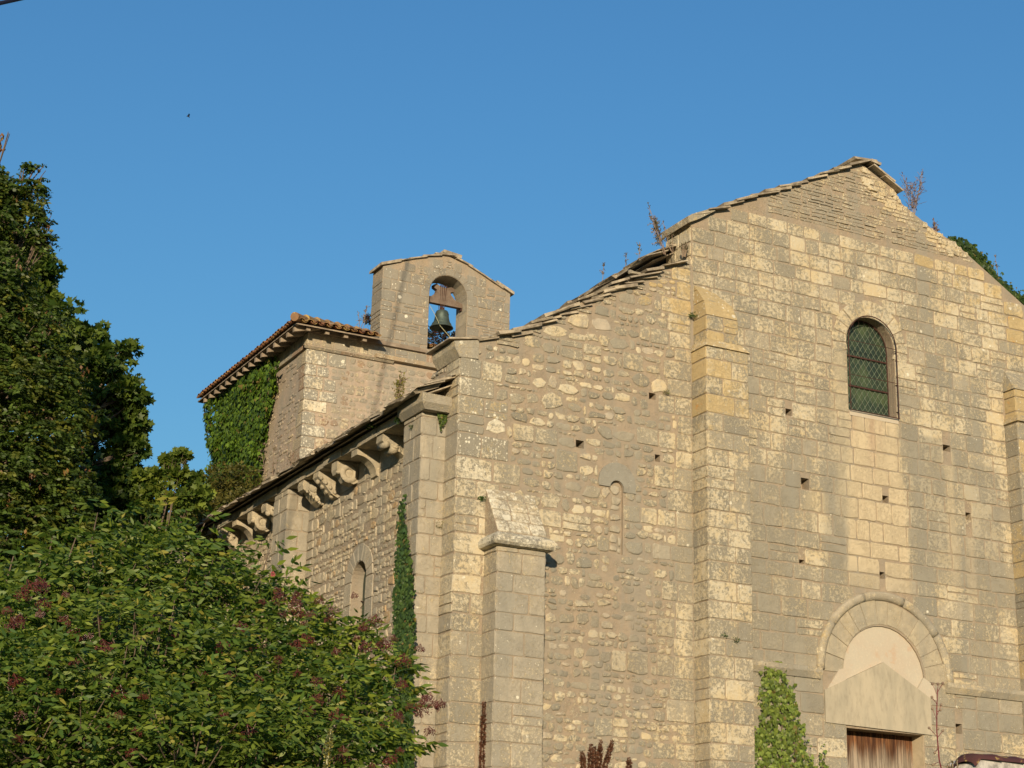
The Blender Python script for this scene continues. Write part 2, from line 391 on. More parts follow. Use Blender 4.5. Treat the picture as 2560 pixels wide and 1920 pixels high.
def slabs(mb, fr, u0, u1, z0, z1, kind='slab', h=.022, extra=None):
    z = z0
    while z < z1-.02:
        rh = R.uniform(.045, .085); u = u0+R.uniform(0, .1)
        while u < u1-.06:
            w = min(R.uniform(.12, .42), u1-u); paint(mb, kind, u, z, extra)
            if R.random() < .9: stone(mb, fr, rectp(u+.01, u+w-.01, z+.012, z+rh-.006, .006, .02), h*R.uniform(.3, 1.4), .01)
            u += w
        z += rh
def interp(P, x):
    for (a, b), (c, d) in zip(P, P[1:]):
        if a <= x <= c: return b+(d-b)*(x-a)/(c-a)
    return P[0][1] if x < P[0][0] else P[-1][1]

def boolean(o, cut):
    m = o.modifiers.new('b', 'BOOLEAN'); m.operation = 'DIFFERENCE'; m.solver = 'EXACT'; m.object = cut
    dg = bpy.context.evaluated_depsgraph_get(); me = bpy.data.meshes.new_from_object(o.evaluated_get(dg)); o.modifiers.clear()
    old = o.data; o.data = me; bpy.data.meshes.remove(old); bpy.data.objects.remove(cut)

# ================================================================== CHURCH
church = empty('church', 'Romanesque stone church with gabled facade, arched window and square tower behind', 'church', (0, 0, 0))
FRONT = Frame((0, 0.016, 0), (1, 0, 0), (0, -1, 0))
G0 = 2.0      # ground level at the church
# facade outline (x, z)
RAKE_L = [(0, 10.80), (.85, 11.16), (1.75, 11.71), (2.96, 12.50), (3.98, 13.0), (4.30, 13.14)]
GABLE = [(4.30, 13.88), (8.05, 15.80), (8.80, 15.45), (8.98, 15.2), (9.65, 14.86), (10.2, 14.68), (11.25, 14.08), (11.8, 13.76), (12.6, 13.3)]
RAKE_R = [(12.6, 12.9), (17.0, 10.9)]
TOP = RAKE_L+GABLE+RAKE_R
def top_z(x):
    if x < 4.30: return interp(RAKE_L, x)
    if x <= 12.6: return interp(GABLE, x)
    return interp(RAKE_R, x)
mb = MB()
out = [(0, .016, G0-1)]+[(17.0, .016, G0-1)]+[(x, .016, z) for x, z in TOP[::-1]]
mb.prism(out, (0, .78, 0))
facade_back = mb.obj('facade_mortar', M_MORT, church)
# openings
def arch_pts(cx, hw, z0, zs, n=16, y=0):
    P = [(cx-hw, y, z0), (cx+hw, y, z0)]
    for i in range(n+1):
        t = math.pi*i/n; P.append((cx+hw*math.cos(t), y, zs+hw*math.sin(t)))
    return P
HOLES = [(3.517, 10.551, .13, .11), (2.159, 9.522, .15, .13), (3.615, 9.509, .10, .12), (6.264, 10.722, .13, .12), (6.569, 9.499, .17, .2), (8.288, 9.464, .13, .13), (9.731, 10.61, .17, .12),
         (10.147, 9.412, .12, .13), (8.149, 8.103, .11, .12), (9.674, 5.616, .14, .17), (6.457, 8.136, .11, .07), (4.0, 13.42, .01, .01)][:-1]
cb = MB()
cb.prism(arch_pts(8.09, .53, 10.98, 12.26, y=-.5), (0, 2.2, 0))          # window
cb.prism([(7.27, -.5, G0+.1), (8.89, -.5, G0+.1), (8.89, -.5, 5.45), (7.27, -.5, 5.45)], (0, .95, 0))
cb.prism(arch_pts(8.10, .87, 5.6, 6.35, y=-.5), (0, .60, 0))           # tympanum recess
cb.prism(arch_pts(2.838, .125, 7.82, 8.89, 10, y=-.5), (0, .56, 0))     # blind slit
for (x, z, w, h) in HOLES: cb.prism([(x-w/2, -.5, z-h/2), (x+w/2, -.5, z-h/2), (x+w/2, -.5, z+h/2), (x-w/2, -.5, z+h/2)], (0, .5+.22, 0))
cut = cb.obj('cut', M_MORT); boolean(facade_back, cut)

ROWS = rows_for(G0+.6, 9.4, .26, .37, 5)+rows_for(9.4, 16.2, .235, .325, 5)
def ex_front(u, z, l, o, s):
    if u < .7 and z > 8.6: o += .5*min(1, (z-8.6))*R.uniform(.2, 1.3); s += .3
    if u < .7: s += .2
    if 3.2 < u < 4.3 and z > 10.8: o += (z-10.8)*.42*R.uniform(.5, 1.4)
    if 4.3 <= u < 5.0 and z > 11.6 and z < 13: o += .3
    if u > 4.2 and z > 13.0: l += .04; o += .14
    if u > 8.6 and z > top_z(u)-.9: o += .45*R.uniform(.4, 1.3)
    if u > 4.2 and z > 11.2: l += .05; s += .12
    if 5.2 < u < 11.2 and z < 8.8: l -= .12; s -= .05
    if u > 9: l += .05; s += .1
    if u > 11.2: o += .4
    return l, o, s
def hole_cut(a, b, z0, z1):          # free intervals of a course between openings
    iv = [(a, b)]; zm = (z0+z1)/2; ex = []
    if 10.9 < zm < 12.32: ex.append((7.56, 8.62))
    rr = .86
    if 12.26 <= zm < 12.26+rr: w = math.sqrt(rr*rr-(zm-12.26)**2); ex.append((8.09-w, 8.09+w))
    if 11.95 < zm < 12.26: ex.append((8.09-.86, 8.09+.86))
    if zm < 5.55: ex.append((7.27, 8.89))
    if zm < 6.20 and zm > 5.5: ex.append((6.83, 9.05))
    if 6.37 <= zm+.05 and zm < 6.37+1.44: w = math.sqrt(max(0, 1.44**2-(max(zm, 6.37)-6.37)**2)); ex.append((8.15-w, 8.15+w))
    elif 6.2 <= zm < 6.37: ex.append((6.83, 9.45))
    if 6.18 < zm < 6.38: ex.append((5.1, 12))
    if 7.7 < zm < 9.32: ex.append((2.50, 3.18)) if zm > 8.86 else ex.append((2.71, 2.96))
    for (x, z, w, h) in HOLES:
        if z0-.02 < z < z1+.02: ex.append((x-w/2, x+w/2))
    for e0, e1 in ex:
        nv = []
        for p, q in iv:
            if e1 <= p or e0 >= q: nv.append((p, q)); continue
            if e0 > p: nv.append((p, e0))
            if e1 < q: nv.append((e1, q))
        iv = nv
    return iv
mb = MB()
for i, (z0, z1) in enumerate(ROWS):
    zm = (z0+z1)/2
    # ---- left bay: quoin, rubble field, ashlar beside the central pilaster
    zt = top_z(.4)
    q0 = R.uniform(.42, .62) if i % 2 else R.uniform(.62, .95)
    if z1 < 10.62:
        course(mb, FRONT, -.010, q0, z0, z1, 'ashlar', .28, .55, extra=ex_front)
        a = q0
    else: a = 0
    if z1 < 11.0 and z0 > 5: pass
    q1 = 4.29-(R.uniform(.28, .5) if i % 2 else R.uniform(.5, .85))
    # horizontal extent under the rake
    if z0 < 13.0:
        left = a
        if z1 > 10.9:
            xs = [k*.02 for k in range(216)]; left = next((x for x in xs if top_z(x) > z1+.03), 4.3)
        if left < 4.2:
            if q1 > left+.1:
                kinds = 'rubble'
                for p, q in hole_cut(left+.02, q1, z0, z1):
                    if q-p < .08: continue
                    # mixed in: some squared blocks, more in the lower middle band
                    u = p
                    while u < q-.02:
                        seg = R.uniform(.35, .9); e = min(q, u+seg)
                        if q-e < .12: e = q
                        inblk = (.45 if (8.2 < zm < 9.6 and u < 1.9) or (7.7 < zm < 9.2 and 1.9 < u < 4.0) else .10)
                        if z0 < 7.6: inblk = .05
                        if R.random() < inblk: course(mb, FRONT, u, e, z0, z1, 'ashlar', .25, .5, .02, .012, .012, ex_front)
                        else:
                            sz = .185 if z0 > 7.3 else .145
                            rubble(mb, FRONT, u, e, z0, z1, 'rubble', sz*R.uniform(.8, 1.45), .022, .90, ex_front)
                        u = e
            course(mb, FRONT, max(q1, left), 4.29, z0, z1, 'ashlar', .3, .5, extra=ex_front)
        # thin packing stones under the rake
        if z1 > 10.9:
            x0 = left
            xs = [k*.02 for k in range(216)]; xl = next((x for x in xs if top_z(x) > z0+.06), 4.3)
            if xl < x0-.1: slabs(mb, FRONT, xl+.08, x0, z0, z0+.12, 'slab')
    # ---- central bay
    a, b = 5.14, 11.14
    if z0 > 12.35: a = 4.31
    elif z0 > 11.6: a = 5.0
    if z0 > 11.6: b = 17 if z0 < 11 else 12.6
    if z1 > 13.88-.0:
        xs = [4.31+k*.02 for k in range(420)]; ok = [x for x in xs if top_z(x) > z1+.02]
        if not ok: a, b = 9, 8
        else: a, b = ok[0]+R.uniform(0, .03), ok[-1]
    elif z1 > 13.0:
        xs = [9+k*.02 for k in range(220)]; b = [x for x in xs if top_z(x) > z1+.02 and x < 12.6]; b = b[-1] if b else 11
    if b > a+.1:
        if zm > 14.35:
            if a < 5.7: course(mb, FRONT, a, min(5.7+R.uniform(-.15, .15), b), z0, z1, 'ashlar', .3, .5, extra=ex_front)
        else:
            for p, q in hole_cut(a, b, z0, z1):
                course(mb, FRONT, p, q, z0, z1, 'ashlar', *((.26, .56) if z0 > 8.5 else (.36, .74)), extra=ex_front)
    if z1 < 11.4:
        xs = [12+k*.05 for k in range(100)]; b = [x for x in xs if top_z(x) > z1+.02]
        course(mb, FRONT, 12.0, b[-1], z0, z1, 'ashlar', .3, .55, extra=ex_front)
zz = 14.36
while zz < 15.8:
    rh = R.uniform(.05, .085); xs = [4.3+k*.02 for k in range(420)]; ok = [x for x in xs if top_z(x) > zz+rh+.01]
    if ok:
        s0 = max(ok[0], 5.9); s1 = ok[-1]; u = s0+R.uniform(0, .06)
        while u < s1-.05:
            w = min(R.uniform(.1, .36), s1-u); edge = u+w > s1-.6 and u > 8
            paint(mb, 'slab', u, zz, (lambda q, z, l, o, s: (l+.3, .5, s+.2)) if edge else (lambda q, z, l, o, s: (l, .12, s)))
            if edge and R.random() < .4: stone(mb, FRONT, rectp(u+.01, u+w-.01, zz+.008, zz+rh*1.7, .01, .02), .03*R.uniform(.3, 1.3), .012)
            elif R.random() < .86: stone(mb, FRONT, rectp(u+.01, u+w-.01, zz+.01, zz+rh-.006, .007, .02), .016*R.uniform(.2, 1.5), .01)
            u += w
    zz += rh
# stones beside the left shoulder of the nave gable, above the aisle rake
slabs(mb, FRONT, 3.0, 4.25, 12.62, 12.66, 'slab')
mb.obj('facade_stonework', M_FAC, church)

# left return of facade corner (x = 0 face) and gable shoulder return
LEFT0 = Frame((.0, 0, 0), (0, 1, 0), (-1, 0, 0))
mb = MB()
for z0, z1 in ROWS:
    if z1 < 10.65: course(mb, LEFT0, .016-.012, .50, z0, z1, 'clean', .25, .5, .014, extra=lambda u, z, l, o, s: (l+.1, o, s))
mb.obj('corner_stonework', M_STONE, church)
SH = Frame((4.30, 0, 0), (0, 1, 0), (-1, 0, 0))
mb = MB()
for z0, z1 in ROWS:
    if z1 > 13.05 and z0 < 13.75:
        course(mb, SH, .01, .8, max(z0, 13.0), min(z1, 13.84), 'ashlar', .25, .45, extra=lambda u, z, l, o, s: (l+.2, .35, s))
mb.obj('gable_shoulder_stonework', M_STONE, church)

# voussoirs
def voussoirs(fr, cu, cz, r0, r1, a0, a1, n, kind, h=.016, extra=None, gap=.007, mbx=None):
    m = mbx or MB()
    ws = [R.uniform(.8, 1.2) for _ in range(n)]; t = a0; k = (a1-a0)/sum(ws)
    for w in ws:
        w *= k; P = []; g0, g1 = gap/r0, gap/r1; rr = r1*R.uniform(.97, 1.02)
        for i in range(4): a = t+g1+(w-2*g1)*i/3; P.append((cu+rr*math.cos(a), cz+rr*math.sin(a)))
        for i in range(4): a = t+w-g0-(w-2*g0)*i/3; P.append((cu+(r0+.004)*math.cos(a), cz+(r0+.004)*math.sin(a)))
        paint(m, kind, cu, cz, extra); stone(m, fr, P, h*R.uniform(.7, 1.1), .012); t += w
    return m
m = voussoirs(FRONT, 8.09, 12.26, .53, .84, -.32, math.pi+.32, 13, 'ashlar', extra=lambda u, z, l, o, s: (.6, .1, .4))
m.obj('window_arch', M_FAC, church)
# ---- west window
win = bpy.data.objects.new('west_window', None); COL.objects.link(win); win.parent = church
def arch_curve(cx, hw, zs, n=18): return [(cx+hw*math.cos(math.pi*i/n), zs+hw*math.sin(math.pi*i/n)) for i in range(n+1)]
g = MB(); g.prism([(p[0], .24, p[2]) for p in arch_pts(8.09, .54, 10.96, 12.26, 20)], (0, .02, 0)); g.obj('glass', M_GLASS, win)
g = MB()
inside = lambda x, z: (abs(x-8.09) < .53 and 10.98 < z < 12.26) or (z >= 12.26 and (x-8.09)**2+(z-12.26)**2 < .53**2)
def lattice(g, y, r, cx=8.09, dx=.118, dz=.165):
    for sgn in (1, -1):
        k = -40
        while k < 40:
            seg = None; t = -3
            pts = []
            N = 90
            for i in range(N+1):
                z = 10.98+(12.80-10.98)*i/N; x = cx+k*dx+sgn*(z-11)*dx/dz
                if inside(x, z): pts.append((x, y, z))
            if len(pts) > 1: g.tube([pts[0], pts[-1]], r, 4, False)
            k += 1
lattice(g, .225, .0055); g.obj('lead_lattice', M_LEAD, win)
g = MB()
for z in (11.50, 12.06): g.box(7.56, 8.62, .20, .22, z, z+.026)
c = [(7.575, .2, 10.99)]+[(x, .2, z) for x, z in arch_curve(8.09, .515, 12.26)[::-1]]+[(8.605, .2, 10.99)]
g.tube(c, .010, 5); g.obj('inner_frame', M_IRON, win)
g = MB()
c = [(8.62, -.05, 10.97)]+[(x, -.05, z) for x, z in arch_curve(8.09, .535, 12.26)]+[(7.56, -.05, 10.97), (8.63, -.05, 10.97)]
g.tube(c, .0105, 6)
for z in (11.62, 12.26):
    g.tube([(7.56, -.05, z), (8.62, -.05, z)], .006, 5)
for x in (7.555, 8.625):
    for z in (11.1, 11.6, 12.2): g.tube([(x, -.05, z), (x, .03, z)], .008, 5)
for k in range(1, 9): g.tube([(7.56+.118*k, -.045, 10.98), (7.56+.118*k, -.045, 12.26+math.sqrt(max(0, .53**2-(.118*k-.53)**2)))], .0018, 3, False)
g.obj('protective_grille', M_IRON, win)
g = MB(); g.cur = ((.5, .40, .26, 1), (.1, .0, .1, .3)); g.prism([(7.56, -.005, 10.88), (8.64, -.005, 10.88), (8.64, -.005, 10.975), (7.56, -.005, 10.975)], (0, .30, 0)); g.obj('sill', M_PLAST, win)

# ---- portal
m = voussoirs(FRONT, 8.12, 6.37, .87, 1.30, -.02, math.pi+.02, 13, 'vouss', .016, gap=.002, extra=lambda u, z, l, o, s: (.15, .0, .15))
m.obj('portal_voussoirs', M_FAC, church)
g = MB(); N = 44
prof = [(1.29, .00), (1.30, .03), (1.335, .05), (1.38, .06), (1.42, .05), (1.44, .02), (1.44, -.03)]
for k in range(5):
    a0, a1 = k*math.pi/5+.004, (k+1)*math.pi/5-.004; n = 9; rr = []
    paint(g, 'clean', 8, 7, lambda u, z, l, o, s: (.35, (.55 if k == 4 else .25), .3))
    for i in range(n+1):
        a = a0+(a1-a0)*i/n; rr.append([g.V((8.14+(r+.004*math.sin(k*5))*math.cos(a), -d, 6.37+r*math.sin(a))) for r, d in prof])
    for A, B in zip(rr, rr[1:]):
        for q in range(len(prof)-1): g.f.append([A[q], B[q], B[q+1], A[q+1]])
    g.f.append(rr[0][:]); g.f.append(rr[-1][::-1])
g.obj('hood_mould', M_FAC, church, True)
g = MB(); g.prism([(p[0], .045, p[2]) for p in arch_pts(8.10, .88, 5.6, 6.35, 20)], (0, .02, 0))
g.prism([(6.83, -.006, 5.97), (7.3, -.006, 6.0), (7.27, -.006, 6.42), (7.15, -.006, 6.40)], (0, .04, 0))
g.prism([(8.75, -.006, 6.15), (9.20, -.006, 6.05), (9.16, -.006, 6.30), (8.94, -.006, 6.42)], (0, .04, 0))
g.obj('tympanum', M_PLAST, church)
g = MB(); g.prism([(6.83, -.02, 5.50), (9.05, -.02, 5.46), (9.05, -.02, 6.08), (8.07, -.02, 6.60), (6.83, -.02, 6.03)], (0, .50, 0)); g.obj('lintel', M_LINT, church)
d = bpy.data.objects.new('door', None); COL.objects.link(d); d.parent = church
x = 7.27; k = 0
while x < 8.88:
    w = min(R.uniform(.11, .17), 8.89-x); g = MB(); g.box(x+.004, x+w-.004, .30+R.uniform(0, .012), .34, G0+.15, 5.46); g.obj('plank', M_DOOR, d); x += w
g = MB(); g.box(8.885, 8.93, .02, .33, G0+.1, 5.45); g.box(7.2, 7.275, .02, .33, G0+.1, 5.45); g.obj('door_jamb', M_CLEAN, church)
# impost string on both sides of the portal
g = MB()
for a, b in ((5.14, 6.76), (9.40, 11.14)):
    u = a; g = MB()
    while u < b:
        w = min(R.uniform(.5, .8), b-u); paint(g, 'clean', u, 6, lambda q, z, l, o, s: (.5, .35, .3))
        g.hexa([(u, -.025, 6.20), (u+w-.006, -.025, 6.20), (u+w-.006, .02, 6.20), (u, .02, 6.20)], [(u, -.085, 6.30), (u+w-.006, -.085, 6.30), (u+w-.006, .02, 6.30), (u, .02, 6.30)])
        g.hexa([(u, -.085, 6.3001), (u+w-.006, -.085, 6.3001), (u+w-.006, .02, 6.3001), (u, .02, 6.3001)], [(u, -.082, 6.375), (u+w-.006, -.082, 6.375), (u+w-.006, .02, 6.40), (u, .02, 6.40)])
        u += w
    g.obj('impost_moulding', M_FAC, church)
# blind slit head stone and its rubble infill
g = MB(); g.cur = ((.30, .28, .225, 1), (.12, 0, .15, .4))
P = [(2.508, 8.90), (2.71, 8.90)]+[(2.838-.128*math.cos(math.pi*i/10), 8.89+.128*math.sin(math.pi*i/10)) for i in range(11)]+[(2.966, 8.84), (3.185, 8.84)]+[(2.84+.345*math.cos(t*math.pi/8), 8.98+.335*math.sin(t*math.pi/8)) for t in range(9)]
g.prism([(u, -.012, z) for u, z in P], (0, .04, 0)); g.obj('slit_head', M_FAC, church)
g = MB(); SL = Frame((0, .052, 0), (1, 0, 0), (0, -1, 0)); 
rubble(g, SL, 2.72, 2.955, 7.84, 9.0, 'tan', .16, .02, .9); g.obj('slit_infill', M_FAC, church)

# ---- pilasters / buttresses (box with stones on its faces)
def buttress(name, x0, x1, yf, yb, z0, z1, kind, extra, faces='fl', mat=None, rows=None):
    mb = MB(); mb.cur = ((.4, .3, .2, 1), (.2, .1, .1, .5)); mb.box(x0+.014, x1-.014, yf+.014, yb, z0, z1)
    mb.obj(name+'_core', M_MORT, church); s = MB()
    F = Frame((0, yf+.014, 0), (1, 0, 0), (0, -1, 0)); L = Frame((x0+.014, 0, 0), (0, 1, 0), (-1, 0, 0)); Rf = Frame((x1-.014, 0, 0), (0, 1, 0), (1, 0, 0))
    for i, (a, b) in enumerate(rows or ROWS):
        a, b = max(a, z0), min(b, z1)
        if b-a < .06: continue
        w = x1-x0
        c = x0+w*(.42 if i % 2 else .6)+R.uniform(-.08, .08)
        for p, q in ((x0+.004, c), (c, x1-.004)): course(s, F, p, q, a, b, kind, 1, 1, .014, .004, .006, extra)
        if yb-yf > .6:
            m_ = yf+(yb-yf)*(.6 if i % 2 else .4)
            for p, q in ((yf+.004, m_), (m_, yb)): course(s, L, p, q, a, b, kind, 1, 1, .014, .004, .006, extra)
        else: course(s, L, yf+.004, yb, a, b, kind, 1, 1, .014, .004, .006, extra)
        course(s, Rf, yf+.004, yb, a, b, kind, .4, .8, .014, .004, .006, extra)
    return s.obj(name+'_stonework', mat or M_STONE, church)
def ex_cb(u, z, l, o, s):
    return l, (.82 if z > 10.4 else .5 if z > 9.4 else .12)*R.uniform(.6, 1.2), s+.1
buttress('central_pilaster', 4.29, 5.135, -.43, .05, G0-1, 11.45, 'ashlar', ex_cb)
buttress('central_pilaster_head', 4.33, 4.98, -.38, .05, 11.58, 12.02, 'ashlar', ex_cb)
g = MB(); paint(g, 'ashlar', 4.5, 11.5, lambda u, z, l, o, s: (.6, .8, .6))
g.hexa([(4.27, -.455, 11.45), (5.155, -.455, 11.45), (5.155, .05, 11.45), (4.27, .05, 11.45)], [(4.31, -.40, 11.58), (5.0, -.40, 11.58), (5.0, .05, 11.58), (4.31, .05, 11.58)])
g.obj('central_pilaster_moulding', M_STONE, church); g = MB()
for (za, zb, ya, yb_, xa, xb) in ((12.02, 12.30, -.38, -.30, 4.96, 4.90), (12.30, 12.55, -.29, -.10, 4.88, 4.70), (12.55, 12.66, -.09, .0, 4.66, 4.5)):
    paint(g, 'ashlar', 4.5, 12, lambda u, z, l, o, s: (.45, .95, .6))
    g.hexa([(4.335, ya, za+.004), (xa, ya, za+.004), (xa, .05, za+.004), (4.335, .05, za+.004)], [(4.345, yb_, zb), (xb, yb_, zb), (xb, .05, zb), (4.345, .05, zb)])
g.obj('central_pilaster_cap', M_STONE, church)
buttress('small_buttress', .50, 1.345, -.43, .05, G0-1, 7.585, 'clean', lambda u, z, l, o, s: (.25, .02, .3))
g = MB(); g.cur = ((.33, .30, .235, 1), (.45, .1, .85, .2))
# drip cap with a roll edge, then the sloping weathering
Q = [(.50, -.43, 7.585), (.41, -.52, 7.60), (.385, -.555, 7.64), (.385, -.555, 7.70), (.42, -.52, 7.745), (.50, -.44, 7.80)]
for a, b in zip(Q, Q[1:]):
    xr = lambda p: 1.845-p[0]
    g.f.append([g.V(p) for p in ((a[0], a[1], a[2]), (xr(a), a[1], a[2]), (xr(b), b[1], b[2]), (b[0], b[1], b[2]))])
    g.f.append([g.V(p) for p in ((a[0], .03, a[2]), (a[0], a[1], a[2]), (b[0], b[1], b[2]), (b[0], .03, b[2]))])
    g.f.append([g.V(p) for p in ((xr(a), a[1], a[2]), (xr(a), .03, a[2]), (xr(b), .03, b[2]), (xr(b), b[1], b[2]))])
g.f.append([g.V(p) for p in ((.50, -.43, 7.5845), (.50, .03, 7.5845), (1.345, .03, 7.5845), (1.345, -.43, 7.5845))])
g.obj('small_buttress_cap', M_STONE, church)
g = MB(); g.cur = ((.36, .30, .22, 1), (.3, .25, .6, .2)); g.prism([(.50, -.44, 7.80), (.50, 0.02, 8.56), (.50, .02, 7.80)], (.845, 0, 0)); g.obj('weathering_core', M_MORT, church)
class Slope:
    U = Vector((1, 0, 0)); W = Vector((0, .46, .76)).normalized(); N = Vector((0, -.76, .46)).normalized(); O = Vector((0, -.44, 7.80))
    def P(s, u, z, d=0): return s.O+s.U*u+s.W*z+s.N*d
g = MB(); sf = Slope(); z = .01
for hh in (.24, .21, .23, .20):
    u = .50
    while u < 1.33:
        w = R.uniform(.2, .36); w = min(w, 1.345-u)
        if 1.345-u-w < .1: w = 1.345-u
        g.cur = ((.42, .35, .24, 1), (.45, .42, 1.0, R.random())); stone(g, sf, rectp(u+.004, u+w-.004, z+.004, z+hh-.004, .006), .012, .01); u += w
    z += hh
g.obj('weathering_slabs', M_STONE, church)
buttress('right_pilaster', 11.13, 12.0, -.33, .05, G0-1, 11.30, 'ashlar', lambda u, z, l, o, s: (.35, R.uniform(.2, .8), .5))
buttress('right_pilaster_head', 11.17, 11.95, -.28, .05, 11.30, 11.9, 'ashlar', lambda u, z, l, o, s: (.3, .9, .4))
g = MB(); paint(g, 'ashlar', 0, 0, lambda u, z, l, o, s: (.4, .7, .4)); g.hexa([(11.10, -.37, 11.26), (12.03, -.37, 11.26), (12.03, .05, 11.26), (11.10, .05, 11.26)], [(11.16, -.30, 11.40), (11.97, -.30, 11.40), (11.97, .05, 11.40), (11.16, .05, 11.40)])
g.obj('right_pilaster_moulding', M_STONE, church); g = MB(); paint(g, 'ashlar', 0, 0, lambda u, z, l, o, s: (.4, .5, .4)); g.hexa([(11.14, -.29, 11.9), (11.98, -.29, 11.9), (11.98, .05, 11.9), (11.14, .05, 11.9)], [(11.2, -.02, 12.3), (11.9, -.02, 12.3), (11.9, .05, 12.3), (11.2, .05, 12.3)]); g.obj('right_pilaster_cap', M_STONE, church)

# ---- rake copings
def coping(name, path, t=.05, over=.10, depth=.9, L=(.35, .6), lift=.02, drop=.5, seed=3):
    q = random.Random(seed); g = MB()
    for (xa, za), (xb, zb) in zip(path, path[1:]):
        d = math.hypot(xb-xa, zb-za); n = max(1, round(d/((L[0]+L[1])/2)*1.25)); sl = math.atan2(zb-za, xb-xa)
        for i in range(n):
            f = (i+q.uniform(-.15, .15))/n; x = xa+(xb-xa)*f; z = za+(zb-za)*f; l = q.uniform(*L)*1.15
            a = sl*(1-drop*q.uniform(.5, 1)); dx, dz = math.cos(a)*l, math.sin(a)*l
            tt = t*q.uniform(.6, 1.3); y0 = -over*q.uniform(.5, 1.5); z += lift+q.uniform(-.012, .012)
            if sl < 0: pass
            nx, nz = -math.sin(a)*tt, math.cos(a)*tt
            j = lambda s=.018: q.uniform(-s, s)
            g.hexa([(x+j(), y0+j(), z+j(.008)), (x+dx+j(), y0+j(), z+dz+j(.008)), (x+dx, depth, z+dz), (x, depth, z)], [(x+nx+j(), y0+j(), z+nz+j(.008)), (x+dx+nx+j(), y0+j(), z+dz+nz+j(.008)), (x+dx+nx, depth, z+dz+nz), (x+nx, depth, z+nz)])
    return g.obj(name, M_SLAB, church)
coping('aisle_rake_coping', [(.30, 10.92), (.85, 11.15), (1.75, 11.70), (2.96, 12.49), (3.95, 12.98)], .042, .09, .75, (.3, .6), .0, .35, 4)
coping('aisle_rake_coping', [(.9, 11.13), (1.75, 11.65), (2.96, 12.43), (3.5, 12.7)], .035, .05, .3, (.2, .4), -.02, .5, 14)
coping('gable_coping', [(4.30, 13.93), (8.0, 15.80)], .042, .07, .80, (.3, .55), .0, .32, 7)
coping('gable_coping', [(7.9, 15.83), (8.3, 15.86)], .05, .08, .80, (.4, .45), .02, .2, 8)
g = MB()
for (a, b, c, d_, t) in ((8.25, 15.78, 8.72, 15.54, .035), (8.50, 15.62, 8.90, 15.40, .028), (8.2, 15.84, 8.4, 15.80, .06)):
    g.hexa([(a, -.11, b), (c, -.12, d_), (c, .9, d_), (a, .9, b)], [(a+.02, -.10, b+t), (c+.03, -.11, d_+t), (c+.03, .9, d_+t), (a, .9, b+t)])
g.obj('gable_coping', M_SLAB, church)
g = MB(); g.cur = ((.36, .30, .2, 1), (.3, .5, .3, .2))   # moulded end stone of the gable coping
g.prism([(4.20, -.07, 13.76), (4.42, -.07, 13.88), (4.75, -.07, 14.10), (4.72, -.07, 14.15), (4.34, -.07, 13.97), (4.19, -.07, 13.88)], (0, .86, 0)); g.obj('kneeler', M_STONE, church)
# corner cap of the facade with moulding turning round the side
g = MB(); 
for (xa, xb, ya, yb, z0, z1, l) in ((-.02, .30, -.01, .55, 10.62, 10.72, 0), ):
    paint(g, 'clean', 0, 0, lambda u, z, l, o, s: (.5, .1, .5)); g.hexa([(-.02, -.012, 10.60), (.30, -.012, 10.62), (.30, .8, 10.60), (-.02, .8, 10.60)], [(-.12, -.016, 10.74), (.30, -.016, 10.80), (.30, .8, 10.74), (-.12, .8, 10.74)])
    g.hexa([(-.12, -.018, 10.741), (.30, -.018, 10.801), (.30, .8, 10.741), (-.12, .8, 10.741)], [(-.13, -.018, 10.84), (.30, -.018, 10.93), (.30, .8, 10.93), (-.13, .8, 10.84)])
g.obj('corner_cornice', M_STONE, church)
g = MB(); g.hexa([(-.22, -.02, 10.86), (.45, -.05, 10.97), (.45, .85, 10.97), (-.22, .85, 10.86)], [(-.22, -.02, 10.885), (.45, -.05, 11.005), (.45, .85, 11.005), (-.22, .85, 10.885)]); g.obj('corner_slab', M_SLAB, church)
mb = MB(); mb.box(0.012, .9, .45, 1.05, 9.6, 10.62); mb.obj('corner_pier_core', M_MORT, church)
mb = MB(); rubble(mb, LEFT0, .5, 1.05, 9.9, 10.6, 'clean', .2, .02, .9); mb.obj('corner_pier_stonework', M_STONE, church)

